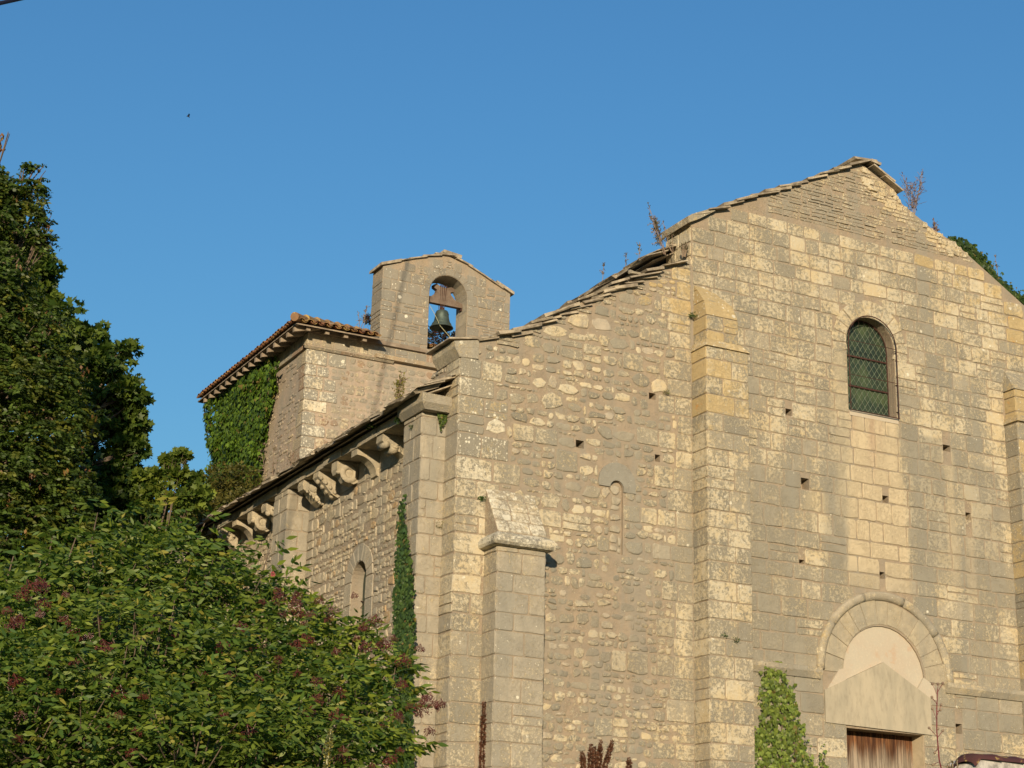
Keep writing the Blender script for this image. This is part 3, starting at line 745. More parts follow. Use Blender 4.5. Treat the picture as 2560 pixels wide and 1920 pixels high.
# ================================================================== nave side wall
mb = MB(); mb.box(.012, .70, .79, 22, G0-1, 9.80)
nave_back = mb.obj('aisle_mortar', M_MORT, church)
cb = MB()
P = [(-.5, 3.70-.31, 6.2), (-.5, 3.70-.31, 7.72)]+[(-.5, 3.70-.31*math.cos(math.pi*i/14), 7.72+.31*math.sin(math.pi*i/14)) for i in range(1, 14)]+[(-.5, 3.70+.31, 7.72), (-.5, 3.70+.31, 6.2)]
cb.prism(P, (.95, 0, 0)); boolean(nave_back, cb.obj('cut', M_MORT))
SIDE = Frame((.012, 0, 0), (0, 1, 0), (-1, 0, 0))
mb = MB(); z = G0+.8
SR = rows_for(G0+.8, 9.42, .14, .25, 9)
for i, (z0, z1) in enumerate(SR):
    for a, b in ((1.14, 6.23), (7.02, 13.5)):
        iv = [(a, b)]; zm = (z0+z1)/2
        if a < 3 and zm < 7.72: iv = [(a, 3.08), (4.32, b)]
        elif a < 3 and zm < 8.32: w = math.sqrt(.62**2-(zm-7.72)**2); iv = [(a, 3.70-w), (3.70+w, b)]
        for p, q in iv:
            qq = R.uniform(.25, .5)
            if q == 6.23: course(mb, SIDE, q-qq, q, z0, z1, 'clean', .2, .5, .02); q -= qq
            u = p
            while u < q-.03:
                e = min(q, u+R.uniform(.4, 1.1)); e = q if q-e < .15 else e
                if R.random() < .35 and z1-z0 > .17: rubble(mb, SIDE, u, e, z0, z1, 'tan', (z1-z0)*.55, .02, .97)
                else: rubble(mb, SIDE, u, e, z0-.01, z1+.01, 'tan', (z1-z0)*R.uniform(1.0, 1.15), .024, .985)
                u = e
# smooth band of slabs between the corbels
u = 1.14
while u < 13.5:
    w = R.uniform(.35, .6)
    if not (6.0 < u+w/2 < 7.1): paint(mb, 'clean', u, 9.6); stone(mb, SIDE, rectp(u+.004, u+w-.004, 9.425, 9.79, .006), .012, .01)
    u += w
mb.obj('aisle_stonework', M_STONE, church)
sw = bpy.data.objects.new('side_window', None); COL.objects.link(sw); sw.parent = church
g = MB(); 
for z0 in (6.2, 6.55, 6.95, 7.33):
    for a, b in ((3.08, 3.39), (4.01, 4.32)): paint(g, 'clean', a, z0); stone(g, SIDE, rectp(a+.004, b-.002, z0, min(z0+.38, 7.72), .003), .016, .008)
voussoirs(SIDE, 3.70, 7.72, .31, .61, 0, math.pi, 9, 'clean', .016, lambda u, z, l, o, s: (.02, 0, 0), mbx=g)
g.obj('window_surround', M_STONE, sw)
g = MB(); g.prism([(.22, p[1], p[2]) for p in P], (.02, 0, 0)); g.obj('glass', M_GLASS, sw)
g = MB(); g.tube([(.19, 3.39, 7.25), (.19, 4.0, 7.42)], .008, 5); g.tube([(.19, 3.39, 7.5), (.19, 4.0, 7.3)], .006, 5); g.tube([(.19, 3.7, 6.2), (.19, 3.7, 8.0)], .006, 5); g.obj('glazing_bar', M_IRON, sw)

exs = lambda u, z, l, o, s: (.25, .03, .2)
buttress('corner_buttress', -.42, .05, .45, 1.13, G0-1, 9.765, 'clean', exs)
buttress('side_buttress', -.42, .05, 6.23, 6.95, G0-1, 9.79, 'clean', exs)
buttress('side_buttress', -.42, .05, 12.3, 13.0, G0-1, 9.79, 'clean', exs)
# cornice
g = MB(); u = 1.16
while u < 16:
    w = R.uniform(.42, .85); dz = R.uniform(-.008, .008); dx = R.uniform(-.012, .012); paint(g, 'clean', u, 0, lambda q, z, l, o, s: (.35, .05, .3))
    g.hexa([(-.43+dx, u, 9.80+dz), (-.43+dx, u+w-.008, 9.80+dz), (.05, u+w-.008, 9.80+dz), (.05, u, 9.80+dz)][::-1], [(-.435+dx, u, 9.945+dz), (-.435+dx, u+w-.008, 9.945+dz), (.05, u+w-.008, 9.945+dz), (.05, u, 9.945+dz)][::-1]); u += w
g.obj('cornice', M_STONE, church)
g = MB(); paint(g, 'clean', 0, 0, exs)
g.hexa([(-.45, .30, 9.765), (.0, .30, 9.765), (.0, 1.15, 9.765), (-.45, 1.15, 9.765)], [(-.53, .22, 9.86), (.0, .24, 9.86), (.0, 1.15, 9.86), (-.53, 1.15, 9.86)])
g.hexa([(-.53, .22, 9.8601), (.0, .24, 9.8601), (.0, 1.15, 9.8601), (-.53, 1.15, 9.8601)], [(-.54, .21, 10.0), (-.02, .24, 10.0), (-.02, 1.15, 10.0), (-.54, 1.15, 10.0)]); g.obj('buttress_cornice', M_STONE, church)
# corbels : profile in x-z, extruded along y
def corbel(y, kind):
    w = .25; t = 9.795; g = MB(); paint(g, 'vouss', 0, 0, lambda q, z, l, o, s: (.3, 0, .1)); y0 = y-.05
    if kind == 'cavetto': pr = [(-.41, t), (-.41, t-.11)]+[(-.05-.35*math.cos(a), t-.40+.27*math.sin(a)) for a in [math.pi/2*k/7 for k in range(1, 7)][::-1]][::-1]+[(0.02, t-.42), (.02, t)]
    elif kind == 'cavetto': pass
    elif kind == 'roll': pr = [(-.40, t), (-.41, t-.12), (-.36, t-.16), (-.28, t-.17), (-.25, t-.24), (-.16, t-.28), (-.10, t-.26), (.02, t-.34), (.02, t)]
    elif kind == 'ring': pr = [(-.40, t), (-.40, t-.15), (-.37, t-.22), (-.30, t-.24), (-.22, t-.34), (-.08, t-.38), (.02, t-.33), (.02, t)]
    elif kind == 'balls': pr = [(-.41, t), (-.42, t-.10), (-.36, t-.16), (-.26, t-.26), (-.15, t-.38), (-.03, t-.44), (.02, t-.40), (.02, t)]
    else: pr = [(-.40, t), (-.42, t-.08), (-.40, t-.17), (-.34, t-.20), (-.30, t-.17), (-.24, t-.26), (-.14, t-.36), (-.04, t-.42), (.02, t-.38), (.02, t)]
    if kind == 'cavetto': pr = [(-.41, t), (-.41, t-.11)]+[(-.41+.37*math.sin(a), t-.11-.31*(1-math.cos(a))) for a in [math.pi/2*k/7 for k in range(1, 8)]]+[(.02, t-.44), (.02, t)]
    g.prism([(x, y0, z) for x, z in pr], (0, w, 0))
    o = g.obj('corbel', M_STONE, church)
    e = MB(); paint(e, 'vouss', 0, 0, lambda q, z, l, o, s: (.2, 0, .1))
    def ball(c, r, sx=1, sy=1, sz=1, n=8):
        prof = [(r*math.sin(math.pi*i/6)+1e-4, r*math.cos(math.pi*i/6)) for i in range(7)]
        k = len(e.v); e.lathe((0, 0, 0), prof, n)
        for i in range(k, len(e.v)): v = e.v[i]; e.v[i] = (c[0]+v[0]*sx, c[1]+v[1]*sy, c[2]+v[2]*sz)
    if kind == 'balls':
        for k in range(4): ball((-.36+.09*k, y0-.005, t-.13-.075*k), .036)
        for k in range(4): ball((-.37+.09*k, y0+.12, t-.17-.075*k), .045)
    elif kind == 'ring':
        prof = [(.12+.05*math.cos(a), .03*math.sin(a)) for a in [2*math.pi*i/8 for i in range(9)]]; e.lathe((-.17, y0-.005, t-.20), prof, 16, (0, 1, 0))
        ball((-.35, y0+.03, t-.2), .05, 1.2, 1, .7)
    elif kind == 'roll':
        e.tube([(-.33, y0-.02, t-.17), (-.33, y0+w+.02, t-.17)], .055, 10); e.tube([(-.19, y0-.02, t-.23), (-.19, y0+w+.02, t-.23)], .065, 10)
        ball((-.17, y0-.02, t-.2), .05, 1.2, .5, .6)
    elif kind == 'head':
        ball((-.20, y0-.004, t-.12), .09, 1.2, .4, 1); ball((-.36, y0+.05, t-.10), .05)
        for k in range(5): ball((-.33+.065*k, y0-.008, t-.21-.045*k), .026)
    elif kind == 'face':
        ball((-.22, y0+.02, t-.15), .11, 1.1, .5, 1); ball((-.28, y0-.05, t-.13), .03); ball((-.17, y0-.05, t-.15), .03); ball((-.34, y0+.05, t-.2), .06)
    if e.v: e.obj('carving', M_STONE, o, True)
    return o
for y, k in ((2.05, 'roll'), (3.09, 'cavetto'), (3.99, 'ring'), (4.81, 'balls'), (5.55, 'head'), (7.45, 'face'), (8.25, 'ring'), (9.1, 'cavetto'), (9.98, 'face'), (10.8, 'cavetto'), (11.6, 'roll'), (13.6, 'cavetto'), (14.5, 'head')): corbel(y, k)

# ---- roofs
def lauze(name, x0, z0, x1, z1, y0, y1, seed, rows=3, t=.035, edge=.07):
    """ragged overlapping slabs along an eave running in y, on a roof plane rising from (x0,z0) to (x1,z1)"""
    q = random.Random(seed); g = MB(); sl = math.atan2(z1-z0, x1-x0)
    g.hexa([(x0+.12, y0, z0-.02), (x1, y0, z1-.05), (x1, y1, z1-.05), (x0+.12, y1, z0-.02)], [(x0+.14, y0, z0+.01), (x1, y0, z1), (x1, y1, z1), (x0+.14, y1, z0+.01)])
    n = int(math.hypot(x1-x0, z1-z0)/.28)
    for r in range(-rows, n):
        y = y0-q.uniform(0, .2)
        f = r*.28 if r > 0 else 0
        while y < y1:
            w = q.uniform(.25, .62); lay = max(0, r+rows) if r < 0 else rows
            s0 = (f if r > 0 else q.uniform(-edge, edge*.6)+.05*lay); L = .45
            xa, za = x0+s0*math.cos(sl), z0+s0*math.sin(sl)+.022*lay+q.uniform(-.008, .01)
            a = sl*.86; xb, zb = xa+L*math.cos(a), za+L*math.sin(a); tt = t*q.uniform(.6, 1.3); j = lambda s=.02: q.uniform(-s, s)
            g.hexa([(xa+j(.05), y+j(), za), (xb, y, zb), (xb, y+w, zb), (xa+j(.05), y+w-.01, za+j(.01))], [(xa+j(.05), y+j(), za+tt), (xb, y, zb+tt), (xb, y+w, zb+tt), (xa+j(.05), y+w-.01, za+tt)]); y += w
    return g.obj(name, M_SLAB, church)
lauze('aisle_roof', -.66, 9.96, 3.9, 12.2, .28, 16, 21)
lauze('nave_roof', 3.72, 13.20, 8.0, 15.5, .55, 10.4, 22)
g = MB(); g.hexa([(8.0, .79, 15.45), (12.6, .79, 13.1), (12.6, 10.4, 13.1), (8.0, 10.4, 15.45)], [(8.0, .79, 15.55), (12.6, .79, 13.2), (12.6, 10.4, 13.2), (8.0, 10.4, 15.55)]); g.hexa([(12.6, .79, 12.5), (17.3, .79, 10.3), (17.3, 10.4, 10.3), (12.6, 10.4, 12.5)], [(12.6, .79, 12.6), (17.3, .79, 10.4), (17.3, 10.4, 10.4), (12.6, 10.4, 12.6)])
g.obj('south_roof', M_SLAB, church)
for bx in ((4.2, 4.6, .79, 10.8, 9, 13.24), (12.3, 12.7, .79, 10.8, 9, 13.1), (16.6, 17.0, .79, 10.8, G0-1, 10.6), (4.6, 17.0, 18, 18.6, G0-1, 10.6), (.7, 1.5, 21.4, 22, G0-1, 9.8)): g = MB(); g.box(*bx); g.obj('rear_wall', M_MORT, church)

# ================================================================== tower
TX, TY = 1.5, 10.86
mb = MB(); mb.box(TX+.02, 9.0, TY+.02, 16.85, G0-1, 14.62); mb.obj('tower_core', M_MORTP, church)
TF = Frame((0, TY+.02, 0), (1, 0, 0), (0, -1, 0)); TL = Frame((TX+.02, 0, 0), (0, 1, 0), (-1, 0, 0))
mb = MB(); TR = rows_for(9.6, 14.22, .21, .30, 33)
for i, (z0, z1) in enumerate(TR):
    q0 = TX+(R.uniform(.25, .35) if i % 2 else R.uniform(.4, .55)); paint(mb, 'white', 0, 0); stone(mb, TF, rectp(TX+.0, q0, z0+.008, z1-.008, .008), .02, .014)
    if R.random() < .7: q1 = q0+R.uniform(.25, .45); paint(mb, 'white' if R.random() < .6 else 'tower', 0, 0); stone(mb, TF, rectp(q0+.03, q1, z0+.02, z1-.02, .008), .02, .014)
    else: q1 = q0
    rubble(mb, TF, q1+.05, 6.6, z0, z1, 'tower', .16, .014, .88)
course(mb, TF, TX, 6.6, 14.31, 14.60, 'tower', .2, .4, .01)
mb.obj('tower_front_stonework', M_STONE, church)
mb = MB()
for i, (z0, z1) in enumerate(TR):
    q0 = TY+R.uniform(.25, .6); paint(mb, 'tower', 0, 0); stone(mb, TL, rectp(TY+.01, q0, z0+.008, z1-.008, .008), .014, .014)
    z = z0
    while z < z1-.05:
        u = q0+.05
        while u < 16.8:
            w = R.uniform(.12, .3)
            if R.random() < .40: 
                paint(mb, 'tower', 0, 0); mb.cur = ((.45, .345, .24, 1), mb.cur[1]) if R.random() < .8 else mb.cur
                stone(mb, TL, blob(u, u+w, z+.01, z+.08, 3), .010*R.uniform(.2, 1.7), .012, .004)
            u += w+.02
        z += .095
mb.obj('tower_side_stonework', M_STONE, church); mb = MB()
course(mb, TL, TY, 16.8, 14.31, 14.60, 'tan', .2, .35, .012, .006, .008)
mb.obj('tower_side_stonework', M_STONE, church)
g = MB()
for i in range(5):
    a, b = TX-.05+i*.42, TX-.05+(i+1)*.42-.004
    paint(g, 'tower', 0, 0); g.hexa([(a, TY-.02, 14.215), (b, TY-.02, 14.215), (b, TY+.1, 14.215), (a, TY+.1, 14.215)], [(a, TY-.07, 14.265), (b, TY-.07, 14.265), (b, TY+.1, 14.30), (a, TY+.1, 14.30)])
u = TY+.02
while u < 16.8: paint(g, 'tower', 0, 0); w = R.uniform(.4, .8); g.box(TX-.05, TX+.1, u, min(u+w-.004, 16.85), 14.215, 14.30); u += w
g.obj('tower_string_course', M_STONE, church)
# bell-cote
bx0, bx1, by0, by1 = 3.19, 6.44, TY, TY+.58
BT = [(3.19, 16.48), (4.05, 16.84), (4.75, 17.06), (5.3, 16.92), (6.44, 16.44)]
bz = lambda x: interp(BT, x)
mb = MB(); P = [(bx0+.012, by0+.012, 14.35), (bx1-.012, by0+.012, 14.35)]+[(x, by0+.012, z) for x, z in BT[::-1]]
P[2] = (bx1-.012, by0+.012, P[2][2]); P[-1] = (bx0+.012, by0+.012, P[-1][2]); mb.prism(P, (0, by1-by0-.024, 0))
cote = mb.obj('bell_cote_core', M_MORT, church)
BCX, BHW, BZS = 4.84, .48, 16.09
cb = MB(); cb.prism([(p[0], by0-.5, p[2]) for p in arch_pts(BCX, BHW, 14.30, BZS, 18)], (0, 2, 0)); boolean(cote, cb.obj('cut', M_MORT))
BF = Frame((0, by0+.012, 0), (1, 0, 0), (0, -1, 0)); BL = Frame((bx0+.012, 0, 0), (0, 1, 0), (-1, 0, 0))
mb = MB(); exb = lambda u, z, l, o, s: (l*.45, o*.5+.03, s+.22)
for i, (z0, z1) in enumerate(rows_for(14.36, 17.1, .2, .28, 4)):
    zm = (z0+z1)/2; a, b = bx0, bx1
    if z1 > 16.42: 
        ok = [x for x in [bx0+k*.02 for k in range(163)] if bz(x) > z1+.02]
        if not ok: continue
        a, b = ok[0], ok[-1]
    iv = [(a, b)]
    if zm < BZS: iv = [(a, BCX-BHW), (BCX+BHW, b)]
    elif zm < BZS+.66: w = math.sqrt(.66**2-(zm-BZS)**2); iv = [(a, BCX-w), (BCX+w, b)]
    for p, q in iv:
        if q-p < .1: continue
        mode = R.random(); e1 = p+R.uniform(.25, .4)
        if e1 > q-.1: course(mb, BF, p, q, z0, z1, 'dark', .25, .4, extra=exb); continue
        e2 = q-R.uniform(.22, .38)
        if i % 2: e1, e2 = p+R.uniform(.18, .28), q-R.uniform(.15, .25)
        course(mb, BF, p, e1, z0, z1, 'dark', .5, .6, .012, extra=exb)
        if e2 > e1+.05:
            if mode < .4: course(mb, BF, e1, e2, z0, z1, 'dark', .2, .4, .012, extra=exb)
            else: slabs(mb, BF, e1, e2, z0, z1, 'dark', .012, extra=exb)
        else: e2 = e1
        course(mb, BF, max(e1, e2), q, z0, z1, 'dark', .5, .6, .012, extra=exb)
    if z1 < 16.45: course(mb, BL, by0, by1, z0, z1, 'dark', .3, .6, .012, extra=lambda u, z, l, o, s: (.15, .02, .2))
voussoirs(BF, BCX, BZS, BHW, .65, 0, math.pi, 9, 'dark', .014, exb, .003, mb)
mb.obj('bell_cote_stonework', M_STONE, church)
g = MB()    # dressed jamb and intrados lining, seen from inside the arch
n = 12; ys = by0+.012; 
for i in range(n):
    a0, a1 = math.pi*i/n, math.pi*(i+1)/n; paint(g, 'clean', 0, 0, lambda u, z, l, o, s: (.1, 0, .1))
    p = lambda a, r, y: (BCX+r*math.cos(a), y, BZS+r*math.sin(a)); g.f.append([g.V(q) for q in (p(a0, BHW-.006, ys), p(a1, BHW-.006, ys), p(a1, BHW-.006, by1-.02), p(a0, BHW-.006, by1-.02))])
for x in (BCX-BHW+.006, BCX+BHW-.006):
    for k in range(6): paint(g, 'clean', 0, 0, lambda u, z, l, o, s: (.1, 0, .1)); z0 = 14.36+k*.288; g.f.append([g.V(q) for q in ((x, ys, z0+.003), (x, by1-.02, z0+.003), (x, by1-.02, z0+.285), (x, ys, z0+.285))])
g.obj('bell_cote_arch_lining', M_STONE, church)
g = MB()
q = random.Random(6)
for k, (xa, za, xb, zb, t) in enumerate(((3.12, 16.47, 3.62, 16.66, .07), (3.5, 16.64, 3.95, 16.80, .03), (3.8, 16.76, 4.25, 16.90, .03), (4.15, 16.90, 4.62, 17.01, .035), (4.45, 17.02, 4.95, 17.07, .035), (4.66, 17.09, 5.12, 17.04, .08),
                                        (5.0, 17.02, 5.42, 16.89, .035), (5.3, 16.91, 5.72, 16.74, .03), (5.6, 16.79, 6.0, 16.61, .03), (5.9, 16.66, 6.22, 16.52, .03), (6.04, 16.62, 6.50, 16.42, .07))):
    g.hexa([(xa, by0-.05, za), (xb, by0-.05+q.uniform(-.02, .02), zb), (xb, by1+.04, zb), (xa, by1+.04, za)], [(xa+.01, by0-.05, za+t), (xb+.01, by0-.05, zb+t), (xb+.01, by1+.04, zb+t), (xa+.01, by1+.04, za+t)])
g.obj('bell_cote_coping', M_SLAB, church)
g = MB(); g.cur = ((.45, .33, .2, 1), (.4, .4, .4, .4)); g.hexa([(3.10, TY-.10, 14.27), (5.0, TY-.10, 14.27), (5.0, TY+.1, 14.27), (3.10, TY+.1, 14.27)], [(3.10, TY-.12, 14.36), (5.0, TY-.12, 14.36), (5.0, TY+.1, 14.37), (3.10, TY+.1, 14.37)]); g.obj('bell_cote_ledge', M_STONE, church)

# tower roof : low hipped roof of canal tiles on rafters
EX, EY, EZ = 1.08, 10.46, 14.60       # eave corner
pit = .36
def zroof(d): return EZ+d*pit
roof = MB(); RX1, RY1 = 9.3, 17.1; D = (RY1-EY)/2
a, b, c_, d_ = (EX, EY, EZ), (RX1, EY, EZ), (RX1, RY1, EZ), (EX, RY1, EZ); e, f = (EX+D, EY+D, zroof(D)), (RX1-D, EY+D, zroof(D))
CX0, CY0 = 3.15, 11.50; k1 = (CX0, EY, EZ); k2 = (CX0, CY0, zroof(CY0-EY)); k3 = (RX1-(CY0-EY), CY0, zroof(CY0-EY)); RP = [[a, k1, k2, (CX0, EY+D, zroof(D)), e] if CX0 > EX+D else [a, k1, k2, k3, f, e], [k3, (RX1, CY0, EZ), c_, f], [c_, d_, e, f], [d_, a, e]]
for P in RP: roof.f.append([roof.V(p) for p in P])
for P in RP: roof.f.append([roof.V((p[0]+(0.02 if p[0] < 2 else 0), p[1]+(.02 if p[1] < 11 else 0), p[2]-.035)) for p in P[::-1]])
for p, q_ in ((a, k1), (k1, k2), (k2, k3), (c_, d_), (d_, a)): roof.f.append([roof.V(v) for v in (p, (p[0], p[1], p[2]-.03), (q_[0], q_[1], q_[2]-.03), q_)])
tr = roof.obj('tower_roof', M_WOODG, church)
def tiles(g, org, along, inward, n, depthf, pitch=.19, q=random.Random(5), startf=None):
    org, along, inward = Vector(org), Vector(along), Vector(inward)
    for k in range(n):
        s = (k+.5)*pitch; L = depthf(s); j = 0
        for conv in (1, 0):
            d = -.06-(.03 if conv else 0)+q.uniform(-.015, .015); c0 = org+along*(s+(0 if conv else pitch/2)); d += startf(s) if startf else 0
            while d < L:
                d1 = min(d+.42, L+.05); r0_, r1_ = (.088, .070) if conv else (.075, .088)
                c = mixc((.27, .115, .05), (.12, .06, .04), q.random()); c = mixc(c, (.32, .21, .07), q.random()**2*(.8 if along.x > .5 else .3)); g.cur = ((*c, 1), (0, 0, 0, 0))
                rings = []
                for dd, r_, up_ in ((d, r0_, .022), (d1, r1_, 0)):
                    base = c0+inward*dd+Vector((0, 0, dd*pit+(.05 if conv else .075)+up_)); rings.append([])
                    for rr in (r_, r_-.014):
                        rings[-1].append([g.V(base+along*(math.cos(t)*rr)+Vector((0, 0, (math.sin(t) if conv else -math.sin(t))*rr*.75))) for t in [math.pi*i/6 for i in range(7)]])
                for w_ in (0, 1):
                    A, B = rings[0][w_], rings[1][w_]
                    for i in range(6): g.f.append([A[i], A[i+1], B[i+1], B[i]] if w_ == 0 else [A[i], B[i], B[i+1], A[i+1]])
                for i in range(6): g.f.append([rings[0][0][i], rings[0][1][i], rings[0][1][i+1], rings[0][0][i+1]])
                d += .36
g = MB()
LX, LY = RX1-EX, RY1-EY
tiles(g, (EX, EY, EZ), (1, 0, 0), (0, 1, 0), int(LX/.19), lambda s: min(s, LX-s, D), startf=lambda s: 0 if s < CX0-EX-.1 else CY0-EY)
tiles(g, (EX, EY, EZ), (0, 1, 0), (1, 0, 0), int(LY/.19), lambda s: min(s, LY-s, D))
for i in range(9):
    c = mixc((.22, .12, .06), (.27, .19, .10), R.random()); g.cur = ((*c, 1), (0, 0, 0, 0)); t = i*.4-.08; g.tube([(EX+t, EY+t, zroof(t)+.10+.03), (EX+t+.42, EY+t+.42, zroof(t+.42)+.09)], [.10, .085], 10)
g.obj('roof_tiles', M_TILE, tr)
y = 10.62
while y < 17.0:
    g = MB(); g.hexa([(1.10, y, 14.455), (1.10, y+.09, 14.455), (2.0, y+.09, 14.70), (2.0, y, 14.70)][::-1], [(1.10, y, 14.562), (1.10, y+.09, 14.562), (2.0, y+.09, 14.83), (2.0, y, 14.83)][::-1]); g.obj('rafter', M_WOODG, tr); y += .40
x = 1.35
while x < 3.1:
    g = MB(); g.hexa([(x, 10.54, 14.50), (x+.09, 10.54, 14.50), (x+.09, 11.4, 14.74), (x, 11.4, 14.74)], [(x, 10.54, 14.585), (x+.09, 10.54, 14.585), (x+.09, 11.4, 14.83), (x, 11.4, 14.83)]); g.obj('rafter', M_WOODG, tr); x += .44
g = MB(); g.box(1.45, 1.62, 10.8, 16.9, 14.60, 14.69); g.box(1.45, 8.9, 10.8, 10.95, 14.601, 14.691); g.obj('wall_plate', M_WOODG, tr)

# ================================================================== bell
BY = 11.15
bell = empty('church_bell', 'green bronze bell hanging from a wooden yoke in the arch of the bell-cote', 'bell', (4.83, BY, 15.36))
B = MB(); prof = [(.272, 0), (.268, .015), (.235, .06), (.195, .13), (.168, .22), (.155, .31), (.148, .37), (.13, .405), (.07, .425), (.001, .43)]
B.lathe((4.83, BY, 15.385), prof, 28); B.lathe((4.83, BY, 15.385), [(.272, 0), (.25, .0), (.215, .06), (.175, .13), (.148, .22), (.135, .31), (.12, .37), (.001, .39)][::-1], 28)
for h, r in ((.10, .216), (.33, .155)): B.lathe((4.83, BY, 15.385+h), [(r-.01, -.01), (r+.006, 0), (r-.01, .01)], 28)
keep_world(B.obj('bell_body', M_BRONZE, None, True), bell)
B = MB(); B.tube([(4.83, BY, 15.75), (4.83, BY, 15.42)], .012, 6); B.lathe((4.83, BY, 15.37), [(.001, -.045), (.03, -.035), (.042, 0), (.03, .035), (.001, .05)], 12); keep_world(B.obj('clapper', M_IRON, None), bell)
B = MB(); yk = [(4.30, 15.94), (5.38, 15.94), (5.38, 16.03), (5.14, 16.09), (5.02, 16.20), (5.00, 16.27), (5.10, 16.30), (5.10, 16.37), (5.02, 16.40), (4.90, 16.36), (4.76, 16.36), (4.64, 16.42), (4.57, 16.38), (4.57, 16.32), (4.66, 16.27), (4.64, 16.20), (4.52, 16.09), (4.30, 16.05)]
B.prism([(x, BY-.06, z) for x, z in yk], (0, .12, 0)); keep_world(B.obj('yoke', M_YOKE, None), bell)
B = MB()
for dx in (-.07, -.03, .01, .05): 
    for dy in (-.07, .07): B.tube([(4.82+dx*.7, BY+dy*.6, 15.80), (4.83+dx*1.2, BY+dy, 16.38)], .008, 5); B.lathe((4.83+dx*1.2, BY+dy, 16.37), [(.016, -.01), (.016, .02), (.001, .05)], 6)
B.lathe((4.83, BY, 15.80), [(.05, 0), (.06, .05), (.03, .09)], 8); keep_world(B.obj('iron_straps', M_IRON, None), bell)
for bx in ((5.28, 5.345), (4.33, 4.40)): B = MB(); B.box(*bx, BY-.05, BY+.05, 15.88, 15.94); keep_world(B.obj('bearing', M_IRON, None), bell)
B = MB(); B.tube([(4.37, 10.98, 15.90), (4.55, 10.95, 15.62), (4.70, 10.95, 15.36), (4.95, 10.9, 15.1), (5.2, 10.8, 14.95)], .006, 5); tag(B.obj('bell_rope', M_ROPE), 'thin pale rope running slantwise past the mouth of the bell', 'rope')

# ================================================================== terrain
n = 60; g = MB()
def gz(x, y):
    t = min(1, max(0, (y+20)/14)); return 2.0*t*t*(3-2*t)-.02
xs = [-400, -150, -60, -30]+[-24+i*2 for i in range(25)]+[30, 60, 150, 400]; ys = [-400, -120, -50, -30]+[-24+i*1.5 for i in range(20)]+[10, 25, 60, 150, 400]
idx = [[g.V((x, y, gz(x, y))) for x in xs] for y in ys]
for j in range(len(ys)-1):
    for i in range(len(xs)-1): g.f.append([idx[j][i], idx[j][i+1], idx[j+1][i+1], idx[j+1][i]])
gr = g.obj('ground', M_SOIL, None, True); gr['kind'] = 'structure'

# ================================================================== foliage
LEAF = {'diamond': [(-.0, 0), (.165, .35), (.11, .7), (0, 1), (-.11, .7), (-.165, .35)],
        'ivy': [(0, 0), (.38, .05), (.5, .42), (.2, .55), (0, 1), (-.2, .55), (-.5, .42), (-.38, .05)],
        'maple': [(0, 0), (.45, .1), (.32, .4), (.55, .65), (.18, .68), (0, 1), (-.18, .68), (-.55, .65), (-.32, .4), (-.45, .1)],
        'quad': [(0, 0), (.3, .45), (0, 1), (-.3, .45)]}
class Leaves:
    def __init__(s): s.P = []; s.D = []; s.Nn = []; s.L = []; s.C = []
    def add(s, p, d, n, L, c): s.P.append(tuple(p)); s.D.append(tuple(d)); s.Nn.append(tuple(n)); s.L.append(L); s.C.append(c)
    def obj(s, name, shape='quad', parent=None, mat=None, fold=.12):
        P = np.array(s.P); D = np.array(s.D, float); N = np.array(s.Nn, float); L = np.array(s.L)[:, None]
        D /= np.linalg.norm(D, axis=1)[:, None]+1e-9; Sx = np.cross(D, N); Sx /= np.linalg.norm(Sx, axis=1)[:, None]+1e-9; N = np.cross(Sx, D)
        T = np.array(LEAF[shape]); k = len(T); n = len(P)
        V = np.zeros((n, k, 3))
        for i, (a, b) in enumerate(T): V[:, i] = P+L*(Sx*a+D*b-N*(abs(a)*fold*2+b*b*.18))
        me = bpy.data.meshes.new(name); me.vertices.add(n*k); me.vertices.foreach_set('co', V.ravel().astype(np.float32))
        # two fans folded on the midrib: vertex 0 and the tip
        tip = max(range(k), key=lambda i: T[i][1]); h1 = list(range(0, tip+1)); h2 = list(range(tip, k))+[0]
        fs = []; 
        sizes = [len(h1), len(h2)]; base = np.arange(n)[:, None]*k
        li = np.concatenate([base+np.array(h1), base+np.array(h2)], axis=1).ravel()
        me.loops.add(len(li)); me.loops.foreach_set('vertex_index', li.astype(np.int32))
        st = np.tile(np.array([0, sizes[0]]), n)+np.repeat(np.arange(n)*(sizes[0]+sizes[1]), 2); me.polygons.add(2*n)
        me.polygons.foreach_set('loop_start', st.astype(np.int32)); me.polygons.foreach_set('loop_total', np.tile(np.array(sizes), n).astype(np.int32))
        me.update(calc_edges=True); a = me.color_attributes.new('col', 'FLOAT_COLOR', 'POINT')
        C = np.repeat(np.array([(*c, 1) for c in s.C]), k, axis=0); a.data.foreach_set('color', C.astype(np.float32).ravel()); me.materials.append(mat or M_LEAF)
        o = bpy.data.objects.new(name, me); COL.objects.link(o)
        if parent: keep_world(o, parent)
        return o
def rdir():
    z = R.uniform(-1, 1); t = R.uniform(0, 6.283); r = math.sqrt(1-z*z); return Vector((r*math.cos(t), r*math.sin(t), z))
def gcol(a, b, t=None, v=.25):
    t = R.random() if t is None else t; k = R.uniform(1-v, 1+v); return tuple(x*k for x in mixc(a, b, t))

